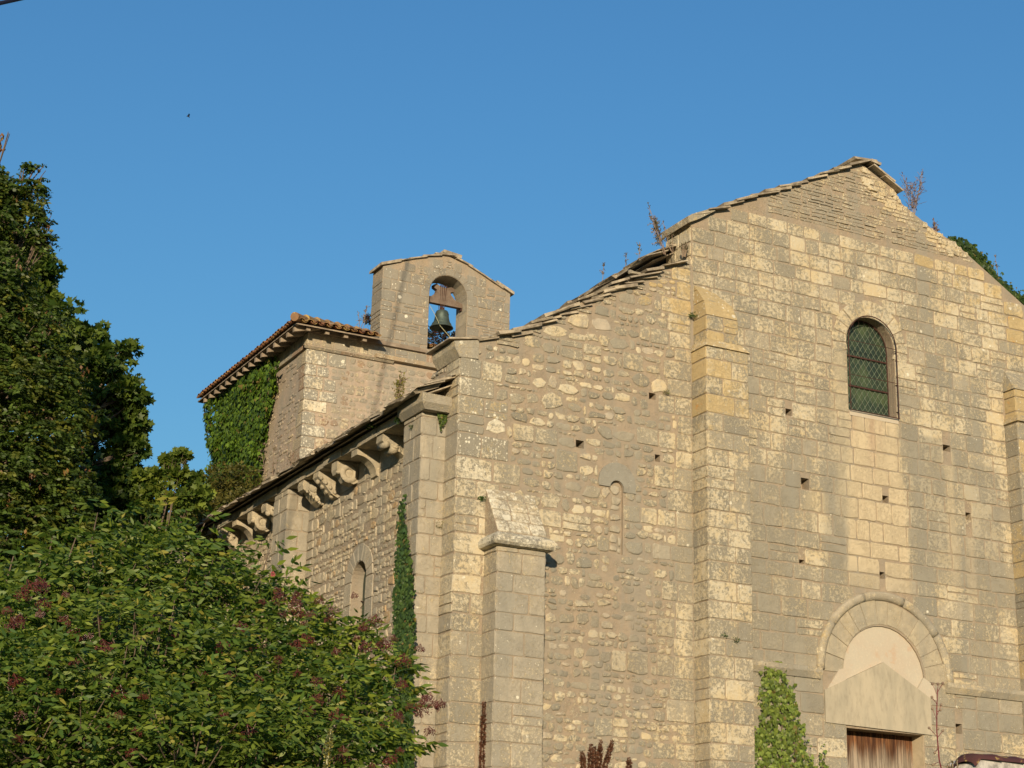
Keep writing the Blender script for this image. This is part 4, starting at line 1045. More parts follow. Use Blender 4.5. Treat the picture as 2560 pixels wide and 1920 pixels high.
# ---- elder bush in front of the side wall
bush = empty('elder_bush', 'large green elder bush with dark red berry clusters in front of the side wall', 'bush', (-7.0, -10.2, .9))
UMB = []
LOBES = []   # (px, py, distance, radius)
for px, py, D, r_ in ((60, 1680, 14.6, .62), (250, 1540, 15, .60), (-150, 1750, 14.6, .8), (440, 1520, 15.2, .62), (330, 1740, 14.0, .85), (690, 1660, 14.9, .52), (620, 1820, 14.0, .75), (825, 1700, 14.8, .34), (860, 1800, 14.2, .44), (900, 1900, 13.9, .34), (900, 1640, 15.0, .24),
                     (120, 1900, 13.4, .85), (480, 1950, 13.2, .8), (700, 1960, 13.4, .7), (960, 1780, 14.6, .18), (580, 1520, 15.4, .34), (330, 1420, 15.6, .38), (-50, 1900, 13.6, .9), (690, 1530, 15.2, .2), (780, 1590, 15.1, .25), (160, 1480, 15.4, .28), (60, 1540, 15.2, .3), (-40, 1570, 15.4, .4), (990, 1700, 14.8, .14),
                     (100, 1640, 15.8, .8), (300, 1600, 15.9, .8), (500, 1660, 15.9, .7), (-60, 1780, 15.6, 1.0), (200, 1800, 15.3, 1.0), (450, 1830, 15.2, .9), (700, 1830, 15.2, .6)):
    LOBES.append((at(px, py, D), r_))
for k in range(14): LOBES.append((Vector((-7.0+R.uniform(-2.2, 1.7), -10.2+R.uniform(-1.0, 1.2), R.uniform(1.3, 2.8))), R.uniform(.6, .9)))
lv = Leaves(); st = MB(); root = Vector((-7.0, -10.2, .8))
def compound(base, d, L, n, cA, cB, leaf):
    d = d.normalized(); side = d.cross(Vector((0, 0, 1))); side = side.normalized() if side.length > .05 else Vector((1, 0, 0)); nrm = side.cross(d).normalized()
    if nrm.z < 0: nrm = -nrm
    yel = R.random() < .04
    for i in range(n):
        t = .35+.65*i/(n-1); p = base+d*(L*t)+Vector((0, 0, -.30*L*t*t))
        for sg in ((1, -1) if i < n-1 else (0,)):
            dd = d*.55+side*sg*.85+Vector((0, 0, -.45+R.uniform(-.35, .25)))+rdir()*.3 if sg else d+Vector((0, 0, -.6))
            c = (.26, .24, .04) if yel else gcol(cA, cB, min(1, R.random()**1.2*(1.15 if base.x > -6.4 else .8))); lv.add(p, dd, nrm*.5+rdir()*.9, leaf*R.uniform(.7, 1.2), c)
    return base+d*L
GA, GB = (.052, .105, .018), (.205, .25, .03)
for c, r_ in LOBES:
    nshoot = int(165*r_**2/.36*(1.0 if r_ > .3 else 1.4))
    for k in range(nshoot):
        d = rdir(); 
        if d.z < -.3 and R.random() < .6: d.z = -d.z
        rr = r_*(R.random()**.35)*1.02; p = c+Vector((d.x, d.y, d.z*.92))*rr
        L = R.uniform(.16, .26); dd = (d+Vector((0, 0, .55))+rdir()*.4).normalized()
        if R.random() < .25: st.tube([p-dd*.25, p-dd*.1, p], [.006, .005, .003], 4, False)
        for q in range(R.choice((2, 3, 3))):
            a = (dd+rdir()*.9).normalized(); compound(p, a, L*R.uniform(.8, 1.2), R.choice((3, 4, 4)), GA, GB, .078)
# upright shoots breaking the outline
for px, py, D, dz in ((225, 1370, 15.3, .24), (300, 1360, 15.6, .18), (170, 1400, 15.0, .14), (410, 1360, 15.6, .20), (480, 1380, 15.6, .2), (560, 1440, 15.6, .16), (650, 1450, 15.4, .22), (700, 1500, 15.4, .18), 
                    (975, 1690, 14.8, .10), (990, 1740, 14.8, .08), (960, 1900, 14.3, .20), (985, 1890, 14.3, .12), (90, 1450, 14.8, .12), (350, 1390, 15.6, .2), (120, 1400, 15.4, .14), (20, 1440, 15.2, .12)):
    p = at(px, py, D); lean = Vector((R.uniform(-.05, .35), R.uniform(-.2, .2), 1)); 
    if px > 880: lean = Vector((.9, .1, .45))
    L = dz*1.4; tip = p+lean.normalized()*L; st.tube([p-lean.normalized()*.5, p, tip], [.011, .008, .004], 5, False)
    for t in (.15, .45, .75, 1.0):
        q = p.lerp(tip, t)
        for s_ in (1, -1, 0) if t > .9 else (1, -1):
            a = Vector((rt.x*s_, rt.y*s_, .35+.3*t))+rdir()*.35; compound(q, a, R.uniform(.15, .22), 4, GA, GB, .10)
lv.obj('leaves', 'diamond', bush)
for k in range(9):
    a = k*.7; q1 = root+Vector((math.cos(a)*.3, math.sin(a)*.3, 1.2)); tgt = LOBES[k][0]; st.tube([root+Vector((math.cos(a)*.1, math.sin(a)*.1, 0)), q1, q1.lerp(tgt, .5)+Vector((0, 0, .3)), tgt], [.05, .04, .025, .01], 7)
    for m_ in range(4): st.tube([q1.lerp(tgt, .4+.1*m_), tgt+rdir()*LOBES[k][1]*.8], [.014, .004], 5, False)
keep_world(st.obj('stems', M_BARK, None), bush)
# berry umbels
vari = []
for v in range(4):
    g = MB(); Rr = R.uniform(.07, .1)
    for k in range(120):
        a = R.uniform(0, 6.28); r_ = Rr*math.sqrt(R.random()); z = -.03-.25*r_+R.uniform(-.04, .03); x, y = r_*math.cos(a), r_*math.sin(a)
        if k % 11 == 0: g.tube([(0, 0, .03), (x*.6, y*.6, -.02), (x, y, z)], .0018, 3, False)
        s_ = R.uniform(.005, .0085); P = [(s_, 0, 0), (-s_, 0, 0), (0, s_, 0), (0, -s_, 0), (0, 0, s_), (0, 0, -s_)]; i = [g.V((x+p[0], y+p[1], z+p[2])) for p in P]
        for f_ in ((0, 2, 4), (2, 1, 4), (1, 3, 4), (3, 0, 4), (2, 0, 5), (1, 2, 5), (3, 1, 5), (0, 3, 5)): g.f.append([i[t] for t in f_])
    vari.append(g)
BP = [(60, 1480, 14), (110, 1460, 14), (165, 1480, 14.1), (20, 1520, 13.8), (30, 1550, 13.8), (250, 1545, 14), (110, 1500, 14), (195, 1575, 13.9), (375, 1570, 14.2), (440, 1575, 14.2), (120, 1660, 13.6), (40, 1700, 13.5), (250, 1690, 13.4), (300, 1720, 13.3), (350, 1820, 13.1), (270, 1790, 13.2),
      (50, 1780, 13.1), (690, 1470, 15), (740, 1480, 15), (710, 1530, 14.6), (780, 1530, 14.6), (830, 1520, 15), (910, 1560, 15), (890, 1590, 14.8), (960, 1600, 14.8), (700, 1640, 14.2), (820, 1540, 14.7), (560, 1640, 14), (580, 1630, 14), (800, 1710, 14), (850, 1720, 14), (780, 1770, 13.6), (860, 1790, 13.6), (1010, 1640, 14.8),
      (1000, 1700, 14.5), (960, 1800, 13.9), (1020, 1760, 14.4), (1075, 1735, 14.6), (1090, 1755, 14.6), (1050, 1780, 14.4), (860, 1880, 13.4), (970, 1890, 13.6), (930, 1910, 13.5), (640, 1690, 13.6), (620, 1820, 13.2), (600, 1560, 14.5), (660, 1500, 14.9), (760, 1590, 14.4), (985, 1590, 14.9), (1000, 1870, 14.0)]
BP += [(x+R.uniform(-70, 70), y+R.uniform(-45, 70), D-.2) for x, y, D in BP[:46]]
def umbel_mesh(g):
    o = g.obj('berry_cluster', M_BERRY, None); return o
base_u = [umbel_mesh(g) for g in vari]
for i, (px, py, D) in enumerate(BP):
    o = base_u[i] if i < 4 else base_u[i % 4].copy()
    if i >= 4: COL.objects.link(o)
    o.parent = bush; o.matrix_parent_inverse = Matrix(); p = at(px, py, D-.25); o.location = p-Vector(bush.location); o.rotation_euler = (R.uniform(-.5, .5), R.uniform(-.5, .5), R.uniform(0, 6)); s_ = R.uniform(.4, .85); o.scale = (s_, s_, s_*1.1)

# ---- trees
def clump_tree(lv, c, r_, n, size, cA, cB, flat=.75, droop=.0, dens=1.):
    for k in range(n):
        d = rdir(); rr = r_*(.72+.3*R.random()) if R.random() < .8 else r_*R.random()*.8
        p = c+Vector((d.x, d.y, d.z*.95))*rr; s_ = R.uniform(.5, 1.2); cr = r_*.22*s_+.10; t = R.random()
        for q in range(int(26*dens*s_)+6):
            e = rdir(); e.z *= .55; pp = p+e*cr*R.random()**.4
            dd = (e+Vector((0, 0, -droop))+d*.5+rdir()*.4); nn = d*.5+Vector((0, 0, .3))+rdir()*.9
            lv.add(pp, dd, nn, size*R.uniform(.7, 1.25), gcol(cA, cB, min(1, max(0, t+R.uniform(-.3, .3)))))
def limbs(root, targets, r0_, name, parent, n=7):
    g = MB(); top = root+Vector((0, 0, (max(t.z for t in targets)-root.z)*.6)); g.tube([root-Vector((0, 0, .5)), root+Vector((0, 0, 1.0)), root.lerp(top, .55), top], [r0_*1.25, r0_, r0_*.75, r0_*.45], 10)
    keep_world(g.obj('trunk', M_BARK, None, True), parent); g = MB()
    for t in targets:
        s_ = root.lerp(top, R.uniform(.3, .95)); m_ = s_.lerp(t, .5)+Vector((0, 0, .35)); g.tube([s_, m_, t], [r0_*.32, r0_*.2, r0_*.05], 6)
        for k in range(5): e = t+rdir()*.2; g.tube([m_.lerp(t, R.uniform(.2, .9)), e], [r0_*.07, r0_*.02], 4, False)
    keep_world(g.obj('branches', M_BARK, None), parent)
def gpoint(x, y): return Vector((x, y, gz(x, y)))
# broad dark maple behind (right part of the big mass)
T1 = empty('maple_tree', 'dark broadleaf tree behind the robinia, its crown rising against the sky left of the tower', 'tree', tuple(gpoint(-5.6, 11.5)))
lv = Leaves(); L1 = []
for px, py, D, r_ in ((255, 960, 36, .70), (300, 1060, 36, .50), (195, 885, 36.5, .55), (60, 750, 37, .65), (50, 660, 37, .7), (90, 640, 37, .25), (10, 590, 37, .45), (160, 1000, 36.5, 1.1), (280, 1130, 36, .55), (318, 980, 35.6, .28), (300, 1200, 36, .50), (200, 1200, 36.4, 1.1), (235, 1300, 36, .9), (60, 900, 37, 1.4), (-60, 700, 37.5, 1.5),
                     (230, 1420, 36, .9), (80, 1300, 36.5, 1.5), (280, 890, 36, .45), (325, 1125, 35.7, .30), (320, 1060, 36, .30), (270, 1010, 36.2, .7), (150, 860, 36.6, .9), (310, 1180, 35.8, .35), (70, 700, 37, .5), (285, 1250, 35.8, .5), (330, 1010, 35.7, .22), (225, 830, 36.6, .25), (240, 1400, 37, 1.2), (10, 640, 37.4, .7), (120, 770, 36.8, .3)):
    c = at(px, py, D); L1.append(c); clump_tree(lv, c, r_, int(38*r_*r_)+9, .15, (.03, .065, .012), (.11, .15, .02), droop=.2)
lv.obj('crown', 'maple', T1); limbs(gpoint(-5.6, 11.5), L1, .34, '', T1)
# robinia with pods in front of it
T2 = empty('robinia_tree', 'yellowing tree with hanging seed pods at the left edge of the view', 'tree', tuple(gpoint(-7.6, 4.5)))
lv = Leaves(); pods = MB(); L2 = []
def pinn(p, d, n, L, leaf, cA, cB):
    d = d.normalized(); s_ = d.cross(Vector((0, 0, 1))); s_ = s_.normalized() if s_.length > .05 else Vector((1, 0, 0)); t = R.random()
    for i in range(n):
        q = p+d*(L*i/n)+Vector((0, 0, -.35*L*(i/n)**2))
        for g_ in (1, -1): lv.add(q, s_*g_+d*.3+Vector((0, 0, -.25)), Vector((0, 0, .4))+rdir()*.9, leaf, gcol(cA, cB, t))
for px, py, D, r_ in ((0, 720, 29, .62), (-40, 560, 29, .55), (60, 830, 29, .55), (130, 930, 29, .52), (40, 980, 28.6, .7), (180, 1040, 29, .42), (110, 1120, 28.6, .6), (20, 1180, 28.4, .7), (170, 1220, 28.6, .45), (90, 1290, 28.4, .6), (0, 1370, 28.2, .6), (180, 1330, 28.6, .4), (200, 1400, 28.4, .4), (-100, 900, 29, 1.1), (-120, 1200, 28.6, 1.1),
                     (20, 500, 29.2, .35), (85, 460, 29.3, .17), (90, 520, 29.3, .14), (60, 590, 29.3, .25), (105, 600, 29.3, .15), (30, 470, 29.3, .16), (85, 425, 29.4, .07), (110, 560, 29.3, .10), (130, 790, 29, .2), (-20, 470, 29.3, .4)):
    c = at(px, py, D); L2.append(c)
    for k in range(int(230*r_*r_)+(22 if r_ > .3 else 4)):
        d = rdir(); p = c+Vector((d.x, d.y, d.z))*r_*(R.random()**.4); dark = R.random()
        for q in range(3): pinn(p, Vector((d.x, d.y, -.1))+rdir()*.8, 7, .26, .075, (.038, .065, .012), (.16, .17, .022) if dark < .3 else (.09, .14, .02))
    for k in range(int(10*r_)+1):
        d = rdir(); p = c+d*r_*1.0; cc = gcol((.16, .075, .03), (.26, .15, .04))
        for q in range(R.randint(2, 6)): lv.add(p+rdir()*.06, (R.uniform(-.2, .2), R.uniform(-.2, .2), -1), rdir(), .085, cc)
for dx, dz in ((0, 0), (.06, -.05), (-.06, .04), (.03, .1)):     # reddish tip at the left border, bare sprig
    c = at(2, 355, 29.2)+Vector((dx-.05, 0, dz))
    for q in range(12): lv.add(c+rdir()*.07, (R.uniform(-.4, .5), 0, -1), rdir(), .09, gcol((.24, .09, .05), (.3, .17, .05)))
lv.obj('crown', 'quad', T2); L2.append(at(0, 350, 29.2)); limbs(gpoint(-7.6, 4.5), L2, .26, '', T2)
# lower trees behind the nave
def small_tree(name, label, root, blobs, cA, cB, size, shape, dens, droop=.1, r0_=.12, tips=()):
    T = empty(name, label, 'tree' if 'tree' in name else 'bush', tuple(root)); lv2 = Leaves(); LL = []
    for px, py, D, r_ in blobs: c = at(px, py, D); LL.append(c); clump_tree(lv2, c, r_, int(dens*r_*r_)+8, size, cA, cB, droop=droop)
    lv2.obj('crown', shape, T); limbs(root, LL, r0_, '', T); return T
small_tree('young_maple_tree', 'small bright green tree between the dark tree and the church tower', gpoint(-2.6, 7.6), [(390, 1250, 34, .40), (435, 1185, 34, .20), (452, 1135, 34, .10), (425, 1150, 34, .08), (372, 1200, 34, .25), (470, 1240, 34, .32), (350, 1310, 34, .40), (410, 1330, 34, .3), (330, 1400, 34, .5)],
           (.05, .09, .014), (.18, .22, .03), .12, 'maple', 110)
small_tree('field_maple_tree', 'low mid-green tree right behind the far end of the cornice', gpoint(-1.2, 15.5), [(520, 1250, 40, .45), (500, 1300, 40, .45), (450, 1290, 40, .5), (560, 1290, 40, .4), (430, 1380, 40, .6), (490, 1210, 40, .22)], (.04, .08, .012), (.15, .18, .025), .12, 'maple', 80)
small_tree('brown_leaved_bush', 'brownish shrub growing above the roof edge at the foot of the ivied tower', gpoint(-.8, 13.5), [(560, 1200, 37, .33), (610, 1200, 37, .32), (640, 1240, 36.5, .25), (540, 1260, 37, .4), (590, 1280, 36.6, .4), (500, 1310, 37, .45), (560, 1340, 36.6, .4)],
           (.055, .065, .014), (.14, .12, .025), .085, 'quad', 190)
g_ = small_tree('red_leaved_shrub', 'reddish shrub seen through the arch under the bell', Vector((5.4, 14.8, 10.5)), [(1085, 855, 42.5, .17), (1130, 850, 42.5, .2), (1105, 845, 42.5, .12), (1150, 850, 42.5, .2), (1078, 830, 42.5, .08), (925, 800, 42.5, .12), (945, 820, 42.5, .14)], (.06, .02, .018), (.05, .055, .02), .07, 'quad', 60)

# ---- ivy
def ivy(name, label, poly, to3, N, n, size, cA, cB, thick=.12, shape='ivy', stem=True, cat='ivy', soft=.05):
    xs = [p[0] for p in poly]; zs = [p[1] for p in poly]
    def ins(x, z):
        c = False; j = len(poly)-1
        for i in range(len(poly)):
            if (poly[i][1] > z) != (poly[j][1] > z) and x < (poly[j][0]-poly[i][0])*(z-poly[i][1])/(poly[j][1]-poly[i][1])+poly[i][0]: c = not c
            j = i
        return c
    T = empty(name, label, cat, tuple(to3(sum(xs)/len(xs), min(zs), 0))); lv2 = Leaves(); k = 0; N = Vector(N); g = MB()
    lumps = [(R.uniform(min(xs), max(xs)), R.uniform(min(zs), max(zs)), R.uniform(.2, .5)) for _ in range(30)]
    while k < n:
        x, z = R.uniform(min(xs), max(xs)), R.uniform(min(zs), max(zs))
        if not ins(x+R.gauss(0, soft), z+R.gauss(0, soft)) or (math.sin(x*9+z*4)+math.sin(z*11-x*5)+R.uniform(-2.2, 2.2) < -1.9): continue
        lump = max([0]+[1-math.hypot(x-a, z-b)/r_ for a, b, r_ in lumps]); dpt = thick*(.15+R.random()*.5+lump*.6)
        down = Vector((0, 0, -1))+rdir()*.45; lv2.add(to3(x, z, dpt), down, N+Vector((0, 0, .5))+rdir()*.5, size*(R.uniform(.35, 1.25)), gcol(cA, cB, None, .4) if R.random() > .03 else (.22, .16, .05)); k += 1
    lv2.obj('foliage', shape, T)
    if stem:
        for k in range(max(3, int((max(xs)-min(xs))*3))):
            x = R.uniform(min(xs)*.7+max(xs)*.3, min(xs)*.3+max(xs)*.7); z = min(zs)-.2; pts = []
            while z < max(zs)-.2:
                if z < min(zs)+.3 or ins(x, z): pts.append(tuple(to3(x, z, .02)))
                z += .3; x += R.uniform(-.05, .05)
            if len(pts) > 2: g.tube(pts, .012, 5, False)
        if g.v: keep_world(g.obj('stems', M_BARK, None), T)
    return T
IA, IB = (.022, .055, .010), (.075, .125, .018)
ivy('tower_ivy', 'thick green ivy covering the shaded left face of the tower under its eaves', [(16.9, 14.45), (15.7, 14.62), (14.8, 14.60), (13.75, 14.60), (12.6, 14.50), (13.06, 14.26), (11.9, 14.1), (12.27, 13.96), (12.48, 13.65), (12.68, 13.28), (12.82, 12.94), (12.95, 12.53), (13.0, 12.13), (13.15, 11.6), (13.2, 10.4), (16.3, 10.4), (16.55, 13.2), (17.0, 13.7), (17.0, 14.1)],
    lambda u, z, d: Vector((TX-d*1.6, u, z)), (-1, 0, 0), 15500, .11, (.045, .095, .010), (.14, .22, .022), .22)
ivy('gable_ivy', 'dark green ivy spilling down the right slope of the gable', [(10.15, 14.82), (10.35, 14.95), (10.8, 14.85), (11.2, 14.62), (11.6, 14.2), (12.0, 14.05), (12.6, 13.9), (13.5, 13.4), (13.5, 12.7), (12.3, 13.35), (11.8, 13.62), (11.3, 14.0), (10.9, 14.3), (10.45, 14.58)],
    lambda u, z, d: Vector((u, .35-d*2.6, z)), (0, -1, .4), 7500, .075, IA, (.065, .10, .016), .08, stem=False)
def onx(px, py, X):
    d = ray(px, py); t = (X-CAM.x)/d.x; v = CAM+d*t; return (v.y, v.z)
ivy('wall_ivy', 'tall tapering column of dark ivy climbing the outer face of the corner buttress', [onx(x, y, -.47) for x, y in ((1008, 1236), (1004, 1300), (996, 1370), (986, 1450), (983, 1520), (988, 1600), (984, 1700), (980, 1960), (1034, 1960), (1032, 1690), (1038, 1600), (1036, 1540), (1031, 1450), (1024, 1380), (1014, 1310))],
    lambda u, z, d: Vector((-.44-d, u, z)), (-1, -.3, 0), 5200, .07, (.026, .06, .018), (.09, .145, .03), .08, soft=.05)
ivy('door_ivy', 'bright green ivy climbing the facade to the left of the doorway', [(5.60, 6.42), (5.72, 6.28), (5.93, 6.38), (5.97, 6.1), (6.16, 6.0), (6.22, 5.6), (6.36, 5.3), (6.44, 4.95), (6.60, 4.7), (6.64, 3.2), (5.38, 3.2), (5.40, 4.3), (5.32, 4.75), (5.36, 5.2), (5.52, 5.5), (5.56, 6.0)],
    lambda u, z, d: Vector((u, -.02-d, z)), (0, -1, 0), 3300, .075, (.085, .13, .02), (.22, .27, .05), .07, soft=.05)
ivy('small_door_ivy', 'slender ivy shoot rising between the bright ivy and the wooden door', [(6.66, 5.2), (6.72, 5.2), (6.80, 4.8), (6.90, 4.5), (6.95, 3.2), (6.5, 3.2), (6.56, 4.7), (6.66, 4.9)], lambda u, z, d: Vector((u, -.02-d, z)), (0, -1, 0), 330, .065, (.085, .13, .02), (.20, .25, .05), .06, soft=.03)
ivy('fern_tuft', 'hanging tuft of small green plants under the slab on the corner buttress', [(-.22, 10.02), (-.02, 10.02), (-.03, 9.75), (-.10, 9.5), (-.17, 9.7)], lambda u, z, d: Vector((u, .43-d*.6, z-.02)), (0, -1, 0), 420, .04, (.03, .06, .01), (.10, .14, .02), .08, stem=False, cat='plant', soft=.01)
def tuft(name, label, p, n=60, r_=.08, size=.05, cA=IA, cB=IB, flat=1., cat='plant'):
    T = empty(name, label, cat, tuple(p), 'small plants growing in the wall joints'); lv2 = Leaves(); p = Vector(p)
    for k in range(n): d = rdir(); d.z = abs(d.z)*flat; lv2.add(p+d*r_*R.random(), d+Vector((0, 0, -.3)), rdir(), size*R.uniform(.6, 1.2), gcol(cA, cB))
    lv2.obj('leaves', 'diamond', T); return T
tuft('wall_plant', 'green tuft rooted in the joint left of the central pilaster head', (4.27, -.06, 12.05), 110, .08, .04)
tuft('wall_plant', 'green plant trailing over the cornice between the corner buttress and the roof', (-.44, 2.2, 9.93), 200, .16, .06)
tuft('wall_plant', 'small fern in the cornice joint at the back of the corner buttress', (-.46, 1.25, 9.86), 90, .10, .05, flat=-1)
tuft('wall_plant', 'tiny dark plant on the face of the corner buttress below its cornice', (-.44, .78, 9.62), 60, .05, .035, flat=-1)
tuft('wall_plant', 'dark green tuft beside the top of the small sloping buttress', (.42, -.03, 8.42), 60, .06, .04, flat=-1)
tuft('wall_plant', 'little moss tuft in the wall right of the small buttress top', (1.28, -.04, 8.05), 60, .05, .03)
tuft('wall_plant', 'moss patch on the rubble wall just left of the central pilaster', (3.77, -.03, 10.62), 90, .07, .03, (.10, .11, .02), (.14, .14, .03))
tuft('wall_plant', 'moss tuft on the joint near the foot of the central pilaster', (4.78, -.45, 6.55), 70, .07, .035)
tuft('wall_plant', 'upright dark tuft left of the moss near the foot of the central pilaster', (4.57, -.45, 6.62), 40, .05, .04)
tuft('wall_plant', 'pale scrambling plant growing on the inner corner of the corner buttress', (-.05, .42, 7.95), 110, .14, .03, (.12, .12, .03), (.20, .16, .05))
def weed(name, label, base, h, n, spread, colr, bushy=.5, cat='weed', lean=(0, 0), leaf=.03, nl=6, mat=None):
    T = empty(name, label, cat, tuple(base), 'dry weeds on the walls and roofs' if name == 'dry_weed' else None); g = MB(); lv2 = Leaves(); base = Vector(base)
    for k in range(n):
        d = Vector((R.uniform(-1, 1)*spread+lean[0], R.uniform(-1, 1)*spread*.6+lean[1], 1)).normalized(); L = h*R.uniform(.6, 1.05)
        pts = [base+Vector((R.uniform(-.04, .04), R.uniform(-.04, .04), 0))]
        for i in range(4): pts.append(pts[-1]+(d+rdir()*.12).normalized()*L/4)
        g.tube(pts, [.007, .006, .0055, .005, .004], 4, False)
        for i in range(int(10*bushy)):
            t = R.uniform(.3, 1); q = pts[0].lerp(pts[-1], t); e = q+(d*.7+rdir()*.8).normalized()*h*.22*R.uniform(.3, 1)*(1.15-t*.5); g.tube([q, e], [.0045, .003], 3, False)
            for m_ in range(nl): lv2.add(q.lerp(e, R.uniform(.2, 1)), rdir(), rdir(), leaf*R.uniform(.5, 1.2), gcol(*colr))
    keep_world(g.obj('stalks', mat or M_TWIG, None), T); lv2.obj('seed_heads', 'quad', T); return T
BR = ((.17, .15, .08), (.12, .105, .06)); PK = ((.22, .09, .07), (.16, .07, .06)); GN = ((.08, .11, .02), (.16, .15, .03))
weed('dry_weed', 'tall feathery dry weed leaning left from the roof beside the gable shoulder', (3.95, .3, 13.25), .85, 6, .06, BR, 1.6, lean=(-.42, 0), leaf=.035)
weed('dry_weed', 'shorter dry weed with a round head next to the tall leaning weed', (4.05, .25, 13.3), .55, 3, .1, BR, .6, lean=(-.2, 0))
weed('dry_weed', 'thin upright weed on the nave eave left of the leaning weed', (3.80, .9, 13.28), .55, 1, .05, GN, 1.0)
weed('dry_weed', 'thin spiky weed standing alone on the lower end of the nave eave', (3.80, 2.1, 13.28), .5, 1, .05, BR, 1.0)
weed('dry_weed', 'short weed stub midway along the nave eave', (3.82, 1.4, 13.28), .35, 1, .05, BR, 1.0)
weed('dry_weed', 'brown grasses tangled in the angle under the gable shoulder', (4.12, -.02, 13.12), .30, 14, .35, BR, .4)
weed('dry_shrub', 'leafless reddish shrub growing from the right slope of the gable top', (9.45, .3, 15.05), 1.1, 7, .30, PK, 2.2, cat='shrub', leaf=.028, nl=3)
weed('dry_shrub', 'low reddish twigs right of the leafless shrub on the gable slope', (10.0, .3, 14.80), .42, 5, .35, PK, 1.4, cat='shrub', nl=3)
weed('dry_weed', 'single thin stalk standing above the gable ivy near the right edge', (11.55, .3, 14.35), .55, 1, .04, BR, 1.0)
weed('roof_weed', 'yellow-green weed growing from the roof beside the ledge under the bell-cote', (-.2, 1.9, 10.12), .75, 5, .08, ((.17, .18, .035), (.26, .22, .05)), 1.6, lean=(0, 0), leaf=.04)
weed('dry_weed', 'bare branching twig in front of the plain left face of the tower', (-.3, 7.6, 10.05), 1.0, 3, .28, GN, 1.0, nl=2, leaf=.03)
weed('dry_weed', 'fine dry stems on the roof edge below the white-speckled tower corner', (-.4, 6.3, 10.1), .6, 4, .25, BR, .8, nl=2)
weed('dry_weed', 'small bare twigs beside the left edge of the bell-cote', (2.9, 11.2, 15.0), .6, 3, .2, BR, 1.2, nl=3)
# mulleins and other foreground stalks
def mullein(label, px0, py0, px1, D, fresh=False):
    a = at(px1, 1990, D); b = at(px0, py0, D); a.z -= .2; a.z = gz(a.x, a.y); T = empty('mullein', label, 'plant', tuple(a), 'tall seed spikes in front of the church'); g = MB(); q = MB()
    bot = at(px1, 1960, D); top = b; g.tube([a, bot, top], [.014, .012, .004], 6); keep_world(g.obj('stalk', M_TWIG if not fresh else M_ROPE, None), T); lv2 = Leaves()
    L = (top-bot).length
    for k in range(int(L*1500)):
        t = R.random()**.9; p = bot.lerp(top, t); d = rdir(); c = gcol((.17, .075, .04), (.11, .05, .03)) if not fresh else gcol((.26, .24, .06), (.42, .33, .05)) if R.random() < .35 else gcol((.14, .15, .07), (.10, .12, .05))
        lv2.add(p+Vector((d.x, d.y, 0))*.006, d+Vector((0, 0, .4)), rdir(), (.026 if t < .85 else .016), c)
    lv2.obj('flower_spike', 'quad', T)
mullein('tall thin brown seed spike in front of the small buttress', 1210, 1755, 1203, 14)
mullein('brown seed spike leaning right, rightmost of the cluster', 1532, 1850, 1500, 14); mullein('straight brown seed spike, tallest in the middle of the cluster', 1502, 1852, 1494, 14.1)
mullein('short brown seed spike just left of the tallest in the cluster', 1486, 1868, 1486, 14.2); mullein('brown seed spike second from the left in the cluster', 1478, 1862, 1474, 13.9); mullein('brown seed spike leaning left, leftmost of the cluster', 1455, 1880, 1462, 14)
mullein('thin faint brown spike right of the cluster of seed spikes', 1573, 1895, 1570, 14)
mullein('yellow-flowered mullein spike in front of the elder bush', 828, 1820, 812, 12.2, True)
# thistle-like stalk in front of the lintel
a = at(2352, 1990, 13.4); T = empty('seed_stalk', 'thin reddish stalk with round seed heads in front of the door lintel', 'plant', (a.x, a.y, gz(a.x, a.y))); g = MB(); q = MB()
S0 = [at(x, y, 13.4) for x, y in ((2362, 1960), (2348, 1900), (2342, 1830), (2342, 1770), (2344, 1722))]; g.tube([Vector((a.x, a.y, gz(a.x, a.y)))]+S0, [.006, .006, .005, .0045, .004, .003], 5)
for (x, y), (x2, y2) in (((2342, 1800), (2331, 1772)), ((2342, 1790), (2353, 1762)), ((2342, 1735), (2331, 1710)), ((2343, 1732), (2357, 1708)), ((2341, 1840), (2323, 1820)), ((2343, 1845), (2357, 1827)), ((2342, 1760), (2330, 1743)), ((2344, 1725), (2345, 1710)), ((2347, 1905), (2332, 1912)), ((2345, 1870), (2337, 1882)), ((2343, 1820), (2345, 1822)), ((2341, 1780), (2351, 1775))):
    p, e = at(x, y, 13.4), at(x2, y2, 13.4); g.tube([p, e], .002, 4, False); q.lathe(e, [(.001, -.011), (.009, -.006), (.011, 0), (.008, .008), (.001, .011)], 7)
keep_world(g.obj('stalk', M_REDSTEM, None), T); keep_world(q.obj('seed_heads', M_TWIG, None), T)
weed('dry_weed', 'low tuft of thin weed heads left of the tiled wall top', tuple(at(2385, 1935, 13.6)), .09, 5, .4, BR, .8, leaf=.015)
# pink rose among the elder
p = at(682, 1435, 14.9); T = empty('rose_flower', 'single pink rose showing above the elder bush', 'flower', tuple(p)); lv2 = Leaves()
for k in range(26): d = rdir(); lv2.add(p+d*.006, d, rdir(), .022, (.55, .14, .16))
lv2.obj('petals', 'ivy', T); g = MB(); g.tube([p, p+Vector((-.1, 0, -.05)), p+Vector((-.25, .02, -.4))], .003, 4); keep_world(g.obj('stem', M_BARK, None), T)

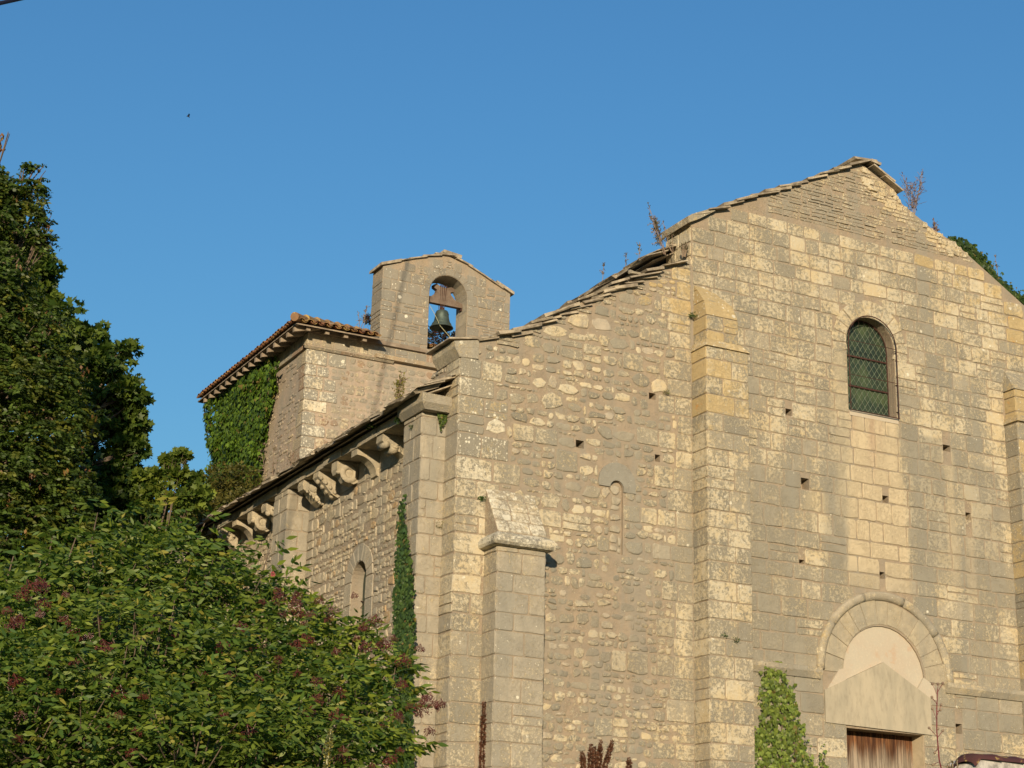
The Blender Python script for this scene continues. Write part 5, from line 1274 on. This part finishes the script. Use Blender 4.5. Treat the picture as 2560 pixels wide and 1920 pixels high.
# ================================================================== foreground wall with tile coping
wl = empty('garden_wall', 'rough white rendered wall end topped with dark red ridge tiles', 'wall', tuple(gpoint(-2.2, -13.5)))
A = at(2440, 1897, 14); Dv = Vector((1, .18, 0)).normalized(); Nv = Vector((-Dv.y, Dv.x, 0)); zt = A.z
def W3(s, n_, z): v = A+Dv*s+Nv*n_; return (v.x, v.y, z)
g = MB(); prof = [(0, -.02), (.02, .02)]
top = [(0.0, -.05), (.03, .0), (.10, .02), (3.0, .05)]
lo = [W3(s, 0, gz(A.x, A.y)-.3) for s in (0, 3)]
P = [W3(0, 0, gz(A.x, A.y)-.4), W3(3, 0, gz(A.x, A.y)-.4), W3(3, 0, zt+.03), W3(.10, 0, zt+.015), W3(.03, 0, zt-.02), W3(0, 0, zt-.10)]
off = Nv*.28; g.prism(P, tuple(off)); keep_world(g.obj('wall_body', M_RWALL, None), wl)
for k in range(6):
    g = MB(); c = gcol((.085, .03, .025), (.055, .022, .024)); g.cur = ((*c, 1), (0, 0, 0, 0)); s0 = -.01+k*.26; rings = []
    for s_, r_ in ((s0, .085), (s0+.05, .09), (s0+.25, .10), (s0+.28, .108)):
        ring = []
        for rr in (r_, r_-.016): ring.append([g.V(W3(s_, .10-math.cos(t)*rr*1.3, zt+.0+math.sin(t)*rr*.55+(s_*.02) - (.05 if (k == 0 and s_ == s0) else 0))) for t in [math.pi*i/10 for i in range(11)]])
        rings.append(ring)
    for w_ in (0, 1):
        for Aq, Bq in zip(rings, rings[1:]):
            for i in range(10): g.f.append([Aq[w_][i], Aq[w_][i+1], Bq[w_][i+1], Bq[w_][i]])
    for e in (0, -1):
        for i in range(10): g.f.append([rings[e][0][i], rings[e][1][i], rings[e][1][i+1], rings[e][0][i+1]])
    keep_world(g.obj('ridge_tile', M_TILE, None, True), wl)

# ================================================================== cable, bird
g = MB(); a, b = at(0, 8, 16), at(60, -5, 16.4); e_ = b-a; g.tube([a+e_*k+Vector((0, 0, .0016*k*k*e_.length)) for k in (-90, -60, -35, -18, -8, -3, 0, 1, 4, 9, 18, 35, 60, 90)], .020, 8); tag(g.obj('overhead_cable', M_CABLE), 'dark overhead cable crossing the top left corner of the sky', 'cable')
p = CAM+ray(471, 291)*55; bd = empty('bird', 'tiny dark bird flying high in the blue sky', 'bird', tuple(p)); g = MB()
g.lathe(p, [(.001, -.055), (.012, -.04), (.018, 0), (.014, .03), (.009, .045), (.001, .06)], 8, (.8, .2, -.35)); keep_world(g.obj('body', M_DARKF, None, True), bd)
for s_ in (1, -1):
    g = MB(); q = p+Vector((0, 0, .005)); g.prism([q, q+Vector((.03, 0, 0)), q+Vector((.015, .09*s_, .035)), q+Vector((-.03, .13*s_, .03)), q+Vector((-.03, .05*s_, .01))], (0, 0, .003)); keep_world(g.obj('wing', M_DARKF, None), bd)

# ================================================================== unseen tree behind the viewpoint, placed to shade the foot of the bush
T3 = empty('unseen_shade_tree', 'unseen tree behind the viewpoint, placed to shade the lower left of the bush', 'tree', tuple(gpoint(-20.0, -28.7)))
lv = Leaves(); L3 = []
for k in range(16):
    c = Vector((-19.9+R.uniform(-1.5, 1.2), -28.7+R.uniform(-1.2, 1.2), R.uniform(4.6, 7.8))); L3.append(c); clump_tree(lv, c, R.uniform(.6, .9), 26, .13, (.03, .06, .012), (.10, .13, .02))
lv.obj('crown', 'maple', T3); limbs(gpoint(-20.0, -28.7), L3, .16, '', T3)
